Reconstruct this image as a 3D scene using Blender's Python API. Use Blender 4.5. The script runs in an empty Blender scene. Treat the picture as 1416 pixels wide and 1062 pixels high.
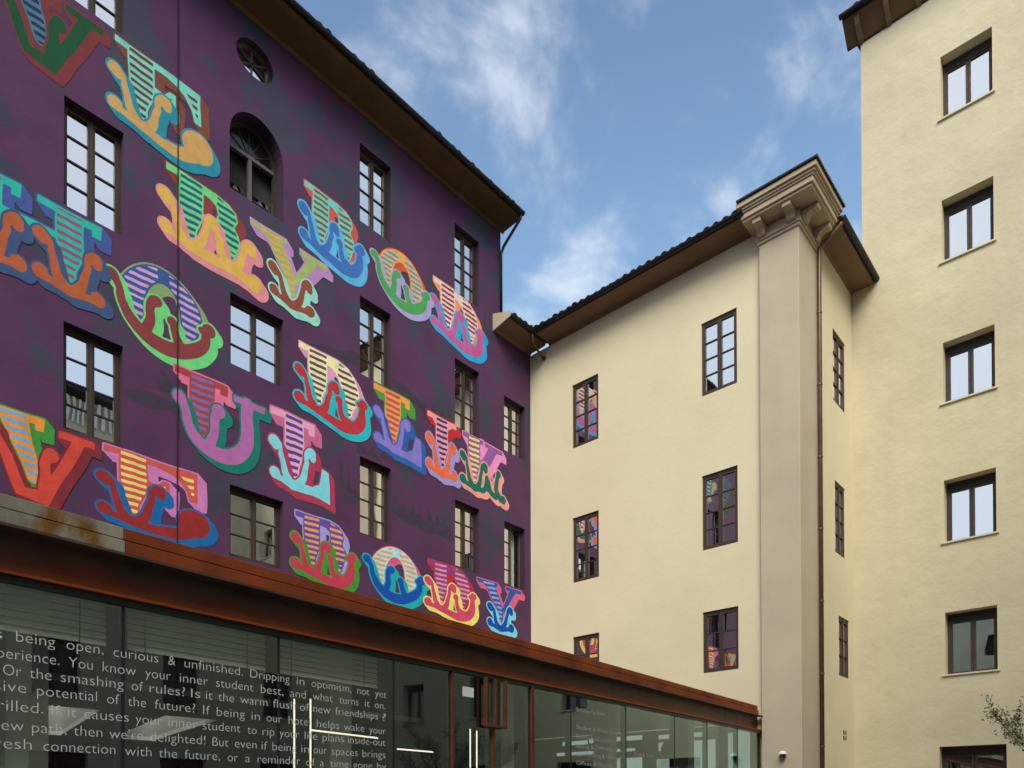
import bpy, bmesh, math, random
import numpy as np
from mathutils import Vector, Matrix
from mathutils.geometry import tessellate_polygon
random.seed(7); rng = np.random.default_rng(5)
S = bpy.context.scene; COL = S.collection
R_ = math.radians
EYE = 1.6                                   # eye height; heights measured from the eye line get EYE added

# ------------------------------------------------------------------ camera
yaw, pitch, roll, FPX, CY = R_(41.883), R_(0.561), R_(-0.144), 1006.7, 1099.0
D = Vector((-math.sin(yaw)*math.cos(pitch), math.cos(yaw)*math.cos(pitch), math.sin(pitch)))
Rt = Vector((math.cos(yaw), math.sin(yaw), 0)); Up = Rt.cross(D)
R2 = Rt*math.cos(roll)+Up*math.sin(roll); U2 = -Rt*math.sin(roll)+Up*math.cos(roll)
cd = bpy.data.cameras.new('camera'); cam = bpy.data.objects.new('camera', cd); COL.objects.link(cam)
cd.sensor_width = 36; cd.lens = FPX/1416*36; cd.shift_y = (CY-531)/1416; cd.clip_start = .1; cd.clip_end = 3000
m = Matrix.Identity(4)
for i, v in enumerate((R2, U2, -D)):
    for k in range(3): m[k][i] = v[k]
m[0][3], m[1][3], m[2][3] = 0, 0, EYE
cam.matrix_world = m; S.camera = cam

# ------------------------------------------------------------------ sky and sun
SUN = Vector((.60, -.80, 0)).normalized(); SUN_EL = R_(42)
W = bpy.data.worlds.new('World'); S.world = W; W.use_nodes = True
nt = W.node_tree; nt.nodes.clear(); N = nt.nodes.new; LK = nt.links.new
out = N('ShaderNodeOutputWorld'); bg = N('ShaderNodeBackground'); LK(bg.outputs[0], out.inputs[0])
bg.inputs[1].default_value = .128
sky = N('ShaderNodeTexSky'); sky.sky_type = 'NISHITA'; sky.sun_disc = False
sky.sun_elevation = SUN_EL; sky.sun_rotation = math.atan2(SUN.x, SUN.y)
sky.air_density = 1.25; sky.dust_density = 1.2; sky.ozone_density = 2.2; sky.altitude = 50
tc = N('ShaderNodeTexCoord')
sep = N('ShaderNodeSeparateXYZ'); LK(tc.outputs['Generated'], sep.inputs[0])
def mth(op, a, b=None, c=None, clamp=False):
    n = N('ShaderNodeMath'); n.operation = op; n.use_clamp = clamp
    for i, v in enumerate((a, b, c)):
        if v is None: continue
        if isinstance(v, (int, float)): n.inputs[i].default_value = v
        else: LK(v, n.inputs[i])
    return n.outputs[0]
zc = mth('MAXIMUM', sep.outputs[2], .0); zz = mth('ADD', zc, .16)
cx_ = mth('DIVIDE', sep.outputs[0], zz); cy_ = mth('DIVIDE', sep.outputs[1], zz)
comb = N('ShaderNodeCombineXYZ'); LK(cx_, comb.inputs[0]); LK(cy_, comb.inputs[1])
mp = N('ShaderNodeMapping'); LK(comb.outputs[0], mp.inputs[0])
mp.inputs['Rotation'].default_value = (0, 0, R_(42)); mp.inputs['Scale'].default_value = (1.45, 1.15, 1); mp.inputs['Location'].default_value = (15.3, 7.74, 0)
n1 = N('ShaderNodeTexNoise'); LK(mp.outputs[0], n1.inputs['Vector']); n1.inputs['Scale'].default_value = 3.4
n1.inputs['Detail'].default_value = 9; n1.inputs['Roughness'].default_value = .56; n1.inputs['Distortion'].default_value = .25
n2 = N('ShaderNodeTexNoise'); LK(mp.outputs[0], n2.inputs['Vector']); n2.inputs['Scale'].default_value = 1.1
n2.inputs['Detail'].default_value = 3
mix = mth('MULTIPLY_ADD', n2.outputs[0], .75, n1.outputs[0])
mr = N('ShaderNodeMapRange'); LK(mix, mr.inputs[0]); mr.interpolation_type = 'SMOOTHERSTEP'
mr.inputs[1].default_value = .79; mr.inputs[2].default_value = 1.08
# the veil of cloud thickens evenly towards the hazy sun
dp = N('ShaderNodeVectorMath'); dp.operation = 'DOT_PRODUCT'; LK(tc.outputs['Generated'], dp.inputs[0])
sv = Vector((SUN.x*math.cos(SUN_EL), SUN.y*math.cos(SUN_EL), math.sin(SUN_EL)))
dp.inputs[1].default_value = sv
mr2 = N('ShaderNodeMapRange'); LK(dp.outputs['Value'], mr2.inputs[0]); mr2.interpolation_type = 'SMOOTHSTEP'
mr2.inputs[1].default_value = .0; mr2.inputs[2].default_value = .95; mr2.inputs[3].default_value = 0; mr2.inputs[4].default_value = .8
cov = mth('MULTIPLY', mr.outputs[0], .60); cov = mth('MAXIMUM', cov, mr2.outputs[0])
mh = N('ShaderNodeMapRange'); LK(zc, mh.inputs[0]); mh.interpolation_type = 'SMOOTHSTEP'   # pale air low in the sky
mh.inputs[1].default_value = .86; mh.inputs[2].default_value = .25; mh.inputs[3].default_value = .0; mh.inputs[4].default_value = .85
ma = N('ShaderNodeMix'); ma.data_type = 'RGBA'; LK(mh.outputs[0], ma.inputs['Factor']); LK(sky.outputs[0], ma.inputs['A']); ma.inputs['B'].default_value = (2.05, 3.65, 5.6, 1)
mc = N('ShaderNodeMix'); mc.data_type = 'RGBA'; LK(cov, mc.inputs['Factor']); LK(ma.outputs['Result'], mc.inputs['A'])
mc.inputs['B'].default_value = (5.9, 6.2, 6.6, 1); LK(mc.outputs['Result'], bg.inputs[0])
sd = bpy.data.lights.new('sun', 'SUN'); so = bpy.data.objects.new('sun', sd); COL.objects.link(so)
sd.energy = 2.4; sd.angle = R_(34); sd.color = (1, .945, .835)
so.rotation_euler = sv.to_track_quat('Z', 'Y').to_euler(); so.location = (20, -20, 40)
S.view_settings.view_transform = 'Standard'; S.view_settings.look = 'None'
S.view_settings.gamma = 1; S.view_settings.exposure = .50; S.view_settings.use_curve_mapping = False

# ------------------------------------------------------------------ materials
def lin(r, g, b):
    f = lambda c: (c/255/12.92) if c/255 <= .04045 else ((c/255+.055)/1.055)**2.4
    return (f(r), f(g), f(b), 1)
MATS = {}
def mat(name, col, rough=.8, metal=0, vary=.0, vscale=3, bump=0, bscale=40, col2=None, c2scale=1.2, c2lo=.45, c2hi=.7, spec=.4, stretch=(1,1,1), streak=0, emit=None, c2detail=6, coarse=0, zgrad=None, c2z=None):
    if name in MATS: return MATS[name]
    M = bpy.data.materials.new(name); M.use_nodes = True; t = M.node_tree; b = t.nodes['Principled BSDF']
    MATS[name] = M
    b.inputs['Base Color'].default_value = col; b.inputs['Roughness'].default_value = rough; b.inputs['Metallic'].default_value = metal
    b.inputs['Specular IOR Level'].default_value = spec
    g = t.nodes.new('ShaderNodeNewGeometry')
    def noise(scale, detail=5, st=(1,1,1), rough=.55):
        mp = t.nodes.new('ShaderNodeMapping'); mp.inputs['Scale'].default_value = st; t.links.new(g.outputs['Position'], mp.inputs[0])
        n = t.nodes.new('ShaderNodeTexNoise'); n.inputs['Scale'].default_value = scale; n.inputs['Detail'].default_value = detail; n.inputs['Roughness'].default_value = rough
        t.links.new(mp.outputs[0], n.inputs['Vector']); return n.outputs[0]
    def rangev(v, a, b_, c=0, d=1):
        r = t.nodes.new('ShaderNodeMapRange'); t.links.new(v, r.inputs[0])
        for i, x in enumerate((a, b_, c, d)): r.inputs[i+1].default_value = x
        return r.outputs[0]
    cur = None
    def setmix(fac, A, B, mode='MIX'):
        x = t.nodes.new('ShaderNodeMix'); x.data_type = 'RGBA'; x.blend_type = mode
        if isinstance(fac, (int, float)): x.inputs['Factor'].default_value = fac
        else: t.links.new(fac, x.inputs['Factor'])
        for k, v in (('A', A), ('B', B)):
            if isinstance(v, tuple): x.inputs[k].default_value = v
            else: t.links.new(v, x.inputs[k])
        return x.outputs['Result']
    cur = col
    if col2:
        nv = noise(c2scale, c2detail, stretch)
        if c2z:
            sz = t.nodes.new('ShaderNodeSeparateXYZ'); t.links.new(g.outputs['Position'], sz.inputs[0])
            a = t.nodes.new('ShaderNodeMath'); a.operation = 'MULTIPLY_ADD'; t.links.new(sz.outputs[2], a.inputs[0]); a.inputs[1].default_value = c2z[1]; a.inputs[2].default_value = -c2z[0]*c2z[1]
            b2 = t.nodes.new('ShaderNodeMath'); b2.operation = 'ADD'; t.links.new(a.outputs[0], b2.inputs[0]); t.links.new(nv, b2.inputs[1]); nv = b2.outputs[0]
        cur = setmix(rangev(nv, c2lo, c2hi), cur, col2)
    if vary:
        v = rangev(noise(vscale, 6), .3, .7, 1-vary, 1+vary*.6)
        c = t.nodes.new('ShaderNodeCombineColor')
        for i in range(3): t.links.new(v, c.inputs[i])
        cur = setmix(1.0, cur, c.outputs[0], 'MULTIPLY')
    if zgrad:
        sz = t.nodes.new('ShaderNodeSeparateXYZ'); t.links.new(g.outputs['Position'], sz.inputs[0])
        a = t.nodes.new('ShaderNodeMath'); a.operation = 'MULTIPLY_ADD'; t.links.new(noise(1.7, 6), a.inputs[0]); a.inputs[1].default_value = zgrad[2]; t.links.new(sz.outputs[2], a.inputs[2])
        cur = setmix(rangev(a.outputs[0], zgrad[0]+zgrad[2]*.5, zgrad[1]+zgrad[2]*.5), cur, zgrad[3])
    if streak:
        v = rangev(noise(2.2, 5, (1.6, 1.6, .12)), .35, .75, 1+streak*.15, 1-streak)
        c = t.nodes.new('ShaderNodeCombineColor')
        for i in range(3): t.links.new(v, c.inputs[i])
        cur = setmix(1.0, cur, c.outputs[0], 'MULTIPLY')
    if not isinstance(cur, tuple): t.links.new(cur, b.inputs['Base Color'])
    if bump:
        bp = t.nodes.new('ShaderNodeBump'); bp.inputs['Strength'].default_value = bump; bp.inputs['Distance'].default_value = .01
        h = noise(bscale, 6, rough=.65)
        if coarse:
            a = t.nodes.new('ShaderNodeMath'); a.operation = 'MULTIPLY_ADD'; t.links.new(noise(1.3, 4), a.inputs[0]); a.inputs[1].default_value = coarse; t.links.new(h, a.inputs[2]); h = a.outputs[0]
        t.links.new(h, bp.inputs['Height']); t.links.new(bp.outputs[0], b.inputs['Normal'])
    if emit:
        b.inputs['Emission Color'].default_value = col; b.inputs['Emission Strength'].default_value = emit
    return M
def glass_mat(name, refl, tint, dark=None, rough=0.0, gcol=(1,1,1,1), wave=.0, fres=1.6):
    M = bpy.data.materials.new(name); M.use_nodes = True; t = M.node_tree; t.nodes.clear(); MATS[name] = M
    o = t.nodes.new('ShaderNodeOutputMaterial'); mx = t.nodes.new('ShaderNodeMixShader'); t.links.new(mx.outputs[0], o.inputs[0])
    gl = t.nodes.new('ShaderNodeBsdfGlossy'); gl.inputs['Roughness'].default_value = rough; gl.inputs['Color'].default_value = gcol
    tr = t.nodes.new('ShaderNodeBsdfTransparent'); tr.inputs[0].default_value = tint
    lw = t.nodes.new('ShaderNodeLayerWeight'); lw.inputs['Blend'].default_value = .5
    fr = t.nodes.new('ShaderNodeMath'); fr.operation = 'POWER'; t.links.new(lw.outputs['Facing'], fr.inputs[0]); fr.inputs[1].default_value = 4.0
    a = t.nodes.new('ShaderNodeMath'); a.operation = 'MULTIPLY_ADD'; a.use_clamp = True
    t.links.new(fr.outputs[0], a.inputs[0]); a.inputs[1].default_value = fres; a.inputs[2].default_value = refl+.04*fres
    t.links.new(a.outputs[0], mx.inputs[0]); t.links.new(tr.outputs[0], mx.inputs[1]); t.links.new(gl.outputs[0], mx.inputs[2])
    if wave:
        g = t.nodes.new('ShaderNodeNewGeometry'); n = t.nodes.new('ShaderNodeTexNoise'); n.inputs['Scale'].default_value = 1.6; n.inputs['Detail'].default_value = 1
        t.links.new(g.outputs['Position'], n.inputs['Vector']); bp = t.nodes.new('ShaderNodeBump'); bp.inputs['Strength'].default_value = wave; bp.inputs['Distance'].default_value = .02
        t.links.new(n.outputs[0], bp.inputs['Height']); t.links.new(bp.outputs[0], gl.inputs['Normal'])
    return M
M_cream = mat('cream_stucco', (.74,.665,.455,1), .92, vary=.045, vscale=.7, bump=.4, bscale=22, col2=(.71,.635,.43,1), c2scale=.45, streak=.0, coarse=2.5)
M_tower = mat('tower_stucco', (.64,.575,.385,1), .92, vary=.06, vscale=.9, bump=.6, bscale=14, col2=(.565,.505,.345,1), c2scale=.35, streak=.03, coarse=6)
M_pil = mat('pilaster_plaster', (.55,.475,.345,1), .92, vary=.06, vscale=.9, bump=.3, bscale=22, col2=(.50,.42,.31,1), c2scale=.6, streak=.02, coarse=3)
M_purple = mat('purple_paint', (.092,.031,.092,1), .85, vary=.16, vscale=1.2, bump=.4, bscale=18, col2=(.050,.048,.084,1), c2scale=1.3, c2lo=.51, c2hi=.60, c2z=(13.0,.009), stretch=(1,1.0,.75), coarse=3, c2detail=9)
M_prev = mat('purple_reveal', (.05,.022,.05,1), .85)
M_soff = mat('soffit_plaster', (.20,.125,.07,1), .85, vary=.15, vscale=2, bump=.2)
M_soffd = mat('soffit_dark_timber', (.13,.075,.03,1), .8, vary=.2, vscale=3)
M_gut = mat('gutter_metal', (.03,.028,.032,1), .45, metal=.5, vary=.3, vscale=8)
M_tile = mat('roof_tile_clay', (.10,.075,.06,1), .85, vary=.4, vscale=6, col2=(.05,.05,.05,1), c2scale=4)
M_copper = mat('brown_copper_pipe', (.16,.095,.07,1), .45, metal=.5, vary=.25, vscale=5)
M_frame = mat('brown_window_wood', (.055,.036,.028,1), .55, vary=.15, vscale=9)
M_dark = mat('dark_interior', (.03,.03,.03,1), .9)
M_room = mat('room_wall', (.05,.05,.045,1), .9)
M_curt = mat('white_curtain', (.55,.55,.5,1), .9, vary=.15, vscale=7, stretch=(8,8,1))
M_sill = mat('stone_sill', (.66,.60,.45,1), .8, vary=.08)
M_glass = glass_mat('window_glass', .66, (.5,.55,.55,1), gcol=(1,1,1,1), wave=.10)
M_pglass = glass_mat('shopfront_glass', .25, (.93,.98,.95,1), gcol=(.56,.72,.72,1), wave=.04, fres=1.6)
M_corten = mat('corten_orange', (.27,.050,.004,1), .72, vary=.3, vscale=5, bump=.2, bscale=60, col2=(.13,.022,.003,1), c2scale=2.5, streak=.25)
M_cortdk = mat('corten_brown', (.078,.056,.045,1), .42, vary=.45, vscale=4, bump=.15, bscale=60, streak=.2, zgrad=(3.36,3.14,.30,(.22,.045,.006,1)))
M_post = mat('corten_post', (.10,.030,.012,1), .7, vary=.3, vscale=5, bump=.15, bscale=60)
M_galv = mat('rusty_grey_steel', (.30,.29,.22,1), .7, vary=.2, vscale=9, bump=.2, bscale=50, col2=(.20,.09,.012,1), c2scale=3.6, c2lo=.47, c2hi=.60, stretch=(1,1,.5), streak=.3)
M_mull = mat('mullion_dark', (.016,.022,.022,1), .35, spec=.5)
M_slat = mat('blind_slat', (.80,.84,.76,1), .6)
M_txt = mat('white_vinyl', (.72,.74,.73,1), .6)
M_txt2 = mat('grey_vinyl', (.42,.43,.42,1), .6)
M_white = mat('white_plaster', (.78,.78,.74,1), .8)
M_ceil = mat('ceiling_grey', (.10,.11,.10,1), .85)
M_floor = mat('lobby_floor', (.10,.10,.095,1), .4, vary=.15)
M_led = mat('warm_tube', (1,.90,.72,1), .5, emit=1.0)
M_pave = mat('courtyard_paving', (.20,.19,.17,1), .85, vary=.2, vscale=3, bump=.3, col2=(.15,.145,.13,1), c2scale=.8)
M_bark = mat('bark', (.07,.05,.035,1), .9, vary=.3, vscale=20)
M_leaf = mat('leaf_green', (.17,.23,.10,1), .6, vary=.4, vscale=14, col2=(.10,.05,.04,1), c2scale=9, c2lo=.5, c2hi=.62)
M_seam = mat('dark_seam', (.012,.01,.014,1), .8)
M_spike = mat('mural_teal_shade', (.050,.036,.064,1), .85, vary=.2, vscale=4)
M_metal = mat('dark_metal', (.04,.04,.04,1), .4, metal=.6)

# ------------------------------------------------------------------ helpers
def empty(name, loc, label=None, cat=None, group=None, kind=None):
    o = bpy.data.objects.new(name, None); COL.objects.link(o); o.location = loc; o.empty_display_size = .3
    return tag(o, label, cat, group, kind)
def tag(o, label=None, cat=None, group=None, kind=None):
    if label: o['label'] = label
    if cat: o['category'] = cat
    if group: o['group'] = group
    if kind: o['kind'] = kind
    return o
def adopt(o, parent):
    o.parent = parent
    if parent.type == 'EMPTY': o.matrix_parent_inverse = Matrix.Translation(-Vector(parent.location))
class MB:
    def __init__(s): s.v = []; s.f = []; s.m = []
    def face(s, pts, mi=0):
        k = len(s.v); s.v += [tuple(p) for p in pts]; s.f.append(tuple(range(k, k+len(pts)))); s.m.append(mi)
    def solid(s, v, f, mi=0):
        k = len(s.v); s.v += [tuple(p) for p in v]
        for q in f: s.f.append(tuple(k+i for i in q)); s.m.append(mi)
    def box(s, F, u0, u1, n0, n1, z0, z1, mi=0):
        p = [F(u, n, z) for z in (z0, z1) for n in (n0, n1) for u in (u0, u1)]
        s.solid(p, [(0,2,3,1),(4,5,7,6),(0,1,5,4),(2,6,7,3),(0,4,6,2),(1,3,7,5)], mi)
    def tube(s, path, r, seg=10, mi=0, cap=True):
        path = [Vector(p) for p in path]; rs = r if isinstance(r, (list, tuple)) else [r]*len(path); k0 = len(s.v)
        t0 = (path[1]-path[0]).normalized(); a = t0.cross(Vector((0,0,1)))
        if a.length < .1: a = t0.cross(Vector((1,0,0)))
        a.normalize()
        for i, p in enumerate(path):
            if i == 0: t = path[1]-path[0]
            elif i == len(path)-1: t = path[-1]-path[-2]
            else: t = (path[i+1]-path[i]).normalized()+(path[i]-path[i-1]).normalized()
            t.normalize(); a = (a-t*a.dot(t)).normalized(); b = t.cross(a)
            for j in range(seg):
                w = 2*math.pi*j/seg; s.v.append(tuple(p+(a*math.cos(w)+b*math.sin(w))*rs[i]))
        for i in range(len(path)-1):
            for j in range(seg):
                q = (k0+i*seg+j, k0+i*seg+(j+1)%seg, k0+(i+1)*seg+(j+1)%seg, k0+(i+1)*seg+j); s.f.append(q); s.m.append(mi)
        if cap:
            s.f.append(tuple(range(k0+seg-1, k0-1, -1))); s.m.append(mi)
            e = k0+(len(path)-1)*seg; s.f.append(tuple(range(e, e+seg))); s.m.append(mi)
    def sweep(s, F, prof, us, mi=0):                      # profile in (n,z), swept along u; closed profile
        k = len(prof); k0 = len(s.v)
        for u in us:
            for n, z in prof: s.v.append(tuple(F(u, n, z)))
        for i in range(len(us)-1):
            for j in range(k):
                s.f.append((k0+i*k+j, k0+i*k+(j+1)%k, k0+(i+1)*k+(j+1)%k, k0+(i+1)*k+j)); s.m.append(mi)
        s.f.append(tuple(range(k0+k-1, k0-1, -1))); s.m.append(mi)
        e = k0+(len(us)-1)*k; s.f.append(tuple(range(e, e+k))); s.m.append(mi)
    def build(s, name, mats, parent=None, smooth=False, bevel=0, fix=True):
        me = bpy.data.meshes.new(name); me.from_pydata(s.v, [], s.f)
        if not isinstance(mats, (list, tuple)): mats = [mats]
        for x in mats: me.materials.append(x)
        me.polygons.foreach_set('material_index', s.m)
        if fix:
            bm = bmesh.new(); bm.from_mesh(me); bmesh.ops.recalc_face_normals(bm, faces=bm.faces); bm.to_mesh(me); bm.free()
        if smooth: me.polygons.foreach_set('use_smooth', [True]*len(me.polygons))
        me.update(); o = bpy.data.objects.new(name, me); COL.objects.link(o)
        if parent: adopt(o, parent)
        if bevel:
            bv = o.modifiers.new('bevel', 'BEVEL'); bv.width = bevel; bv.segments = 1; bv.limit_method = 'ANGLE'
        return o
def frame(P, u, n):
    P = Vector(P); u = Vector(u); n = Vector(n)
    return lambda a, b, z: P+u*a+n*b+Vector((0,0,z))
def rect(u0, u1, z0, z1): return [(u0,z0),(u1,z0),(u1,z1),(u0,z1)]
def facade(name, F, outline, holes, depth, mats, parent, n0=0):
    b = MB(); polys = [[Vector((u, z, 0)) for u, z in outline]]+[[Vector((u, z, 0)) for u, z in h] for h in holes]
    flat = [p for q in polys for p in q]; k0 = len(b.v); b.v += [tuple(F(p.x, n0, p.y)) for p in flat]
    nref = (F(0,1,0)-F(0,0,0))
    for tr in tessellate_polygon(polys):
        a, c, d = (Vector(b.v[k0+i]) for i in tr)
        if (c-a).cross(d-a).dot(nref) < 0: tr = (tr[0], tr[2], tr[1])
        b.f.append(tuple(k0+i for i in tr)); b.m.append(0)
    for h in holes:
        k = len(h)
        for i in range(k):
            (u0,z0),(u1,z1) = h[i], h[(i+1)%k]
            b.face([F(u0,n0,z0),F(u0,n0-depth,z0),F(u1,n0-depth,z1),F(u1,n0,z1)], 1)
    return b.build(name, mats, parent, fix=False)

def window(F, parent, u0, u1, z0, z1, d=.2, rows=4, curtains=True, sides=(1,1), style='casement', label=None, openright=False):
    """a two-light casement: frame (the part) with sashes, glazing bars and panes below it"""
    b = MB(); fw = .045; n0, n1 = -d, -d+.065; e = .003
    b.box(F, u0+e, u0+fw, n0, n1, z0+e, z1-e); b.box(F, u1-fw, u1-e, n0, n1, z0+e, z1-e)
    b.box(F, u0+fw, u1-fw, n0, n1, z0+e, z0+fw); b.box(F, u0+fw, u1-fw, n0, n1, z1-fw, z1-e)
    w = b.build('window', M_frame, parent)
    if label: w['label'] = label
    um = (u0+u1)/2; st = .05; tilt = .0022
    for k, (a, c) in enumerate(((u0+fw, um-.004), (um+.004, u1-fw))):
        s = MB(); m0, m1 = -d+.008, -d+.058; za, zb = z0+fw, z1-fw
        sl, sr = (st*.8, st) if k == 0 else (st, st*.8)
        G = F
        if openright and k == 1:                      # this sash stands ajar inwards, hinged at its right edge
            hinge = c; an = R_(62)
            def G(u, n, z, F=F, hinge=hinge, an=an):
                du = u-hinge; dn = n-m0
                return F(hinge+du*math.cos(an)-0*dn, m0+dn+du*math.sin(an), z)
        s.box(G, a+.001, a+sl, m0, m1, za, zb); s.box(G, c-sr, c-.001, m0, m1, za, zb)
        s.box(G, a+sl, c-sr, m0, m1, za, za+st); s.box(G, a+sl, c-sr, m0, m1, zb-st, zb)
        if k == 1: s.box(G, um-.022, um+.022, m1-.002, m1+.014, za+.002, zb-.002)
        s.build('sash', M_frame, w)
        ga, gc, gz0, gz1 = a+sl, c-sr, za+st, zb-st; hh = (gz1-gz0)/rows
        if not (openright and k == 1):
            for r in range(1, rows):
                g = MB(); zz_ = gz0+hh*r; g.box(F, ga, gc, m0+.012, m1-.006, zz_-.011, zz_+.011); g.build('glazing_bar', M_frame, w)
        for r in range(rows):
            p = MB(); t1, t2 = rng.normal(0, tilt, 2); q0, q1 = gz0+hh*r+.006, gz0+hh*(r+1)-.006
            nn = m0+.02
            p.face([G(ga-.004, nn-t1*(gc-ga), q0), G(gc+.004, nn+t1*(gc-ga), q0), G(gc+.004, nn+t1*(gc-ga)+t2*hh, q1), G(ga-.004, nn-t1*(gc-ga)+t2*hh, q1)])
            p.build('pane', M_glass, w, fix=False)
    if curtains:
        for (a, c) in ((u0+.07, u0+.07+.1*sides[0]+.03), (u1-.09-.16*sides[1], u1-.07)):
            cb = MB(); n = 10; us = [a+(c-a)*i/n for i in range(n+1)]
            for i in range(n):
                f1 = -d-.12+.03*math.sin(i*1.9); f2 = -d-.12+.03*math.sin((i+1)*1.9)
                cb.face([F(us[i], f1, z0), F(us[i+1], f2, z0), F(us[i+1], f2, z1), F(us[i], f1, z1)])
            cb.build('curtain', M_curt, w, fix=False)
    return w

# ------------------------------------------------------------------ ground
g = MB(); g.face([(-400,-400,0),(400,-400,0),(400,400,0),(-400,400,0)]); tag(g.build('ground', M_pave), kind='structure')

# ------------------------------------------------------------------ purple building
X0, Y0, Y1, YT = -12.8, 15.068, 18.45, 13.88
FP = frame((X0,0,0), (0,1,0), (1,0,0))               # u = y
FW = frame((0,Y0,0), (1,0,0), (0,-1,0))              # u = x
FT = frame((0,Y1,0), (1,0,0), (0,-1,0))
FR = frame((-5.52,0,0), (0,1,0), (1,0,0))            # return wall, u = y
TOPT = 14.88+EYE; TOPW = 12.17+EYE
PB = empty('purple_building', (X0, 0, 0), 'tall purple building covered with huge painted circus lettering', 'building')
cols = {'A': (3.763,4.64), 'B': (6.496,7.586), 'C': (9.415,10.253), 'D': (12.226,13.068), 'E': (14.004,14.826)}
pw = [('A',14.16,12.77,4),('A',11.14,9.407,4),('A',7.566,5.878,4),('B',9.455,8.126,3),('B',5.882,4.558,3),
      ('C',14.223,12.53,4),('C',10.908,9.22,4),('C',7.435,5.76,4),('D',14.154,12.466,4),('D',10.837,9.17,4),('D',7.37,5.73,4),
      ('E',10.657,9.219,4),('E',7.355,5.698,4)]
for yy in (.9, -2.2, -5.3): pw += [((yy, yy+.88),14.16,12.5,4),((yy, yy+.88),11.1,9.4,4),((yy, yy+.88),7.5,5.85,4)]
holes = []; wins = []
for c, zt, zb, rows in pw:
    a, b_ = cols[c] if isinstance(c, str) else c
    holes.append(rect(a, b_, zb+EYE, zt+EYE)); wins.append((c, a, b_, zb+EYE, zt+EYE, rows))
ac, ar, asp = 7.035, .553, 12.47+EYE                  # arched window
arch = [(ac-ar, 11.40+EYE), (ac+ar, 11.40+EYE)]+[(ac+ar*math.cos(t), asp+ar*1.12*math.sin(t)) for t in np.linspace(0, math.pi, 17)]
oc, oz, orx, orz = 6.99, 14.157+EYE, .385, .335       # round window
ocul = [(oc+orx*math.cos(t), oz+orz*math.sin(t)) for t in np.linspace(0, 2*math.pi, 25)[:-1]]
def holes_mask():
    return [(h[0][0], h[1][0], h[0][1], h[2][1]) for h in holes]
HM = holes_mask()
facade('wall', FP, [(-9,0),(Y0,0),(Y0,TOPW+.0),(YT,TOPW),(YT,TOPT),(-9,TOPT)], holes+[arch, ocul], .42, [M_purple, M_prev], PB)
core = MB(); core.box(FP, -9, YT-.004, -9, -.46, .02, TOPT-.02, 0); core.build('interior', M_room, PB)
sk = MB()
sk.face([FP(-9,0,0),FP(-9,-9.1,0),FP(-9,-9.1,TOPT),FP(-9,0,TOPT)]); sk.face([FP(YT,0,TOPW-1),FP(YT,-9.1,TOPW-1),FP(YT,-9.1,TOPT),FP(YT,0,TOPT)])
sk.face([FP(-9,-9.1,0),FP(Y0,-9.1,0),FP(Y0,-9.1,TOPT),FP(-9,-9.1,TOPT)]); sk.build('side_wall', M_purple, PB, fix=False)
for c, a, b_, z0, z1, rows in wins:
    w = window(FP, PB, a, b_, z0, z1, .2, rows, openright=(c == 'E' and z1 < 9.2))
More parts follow.
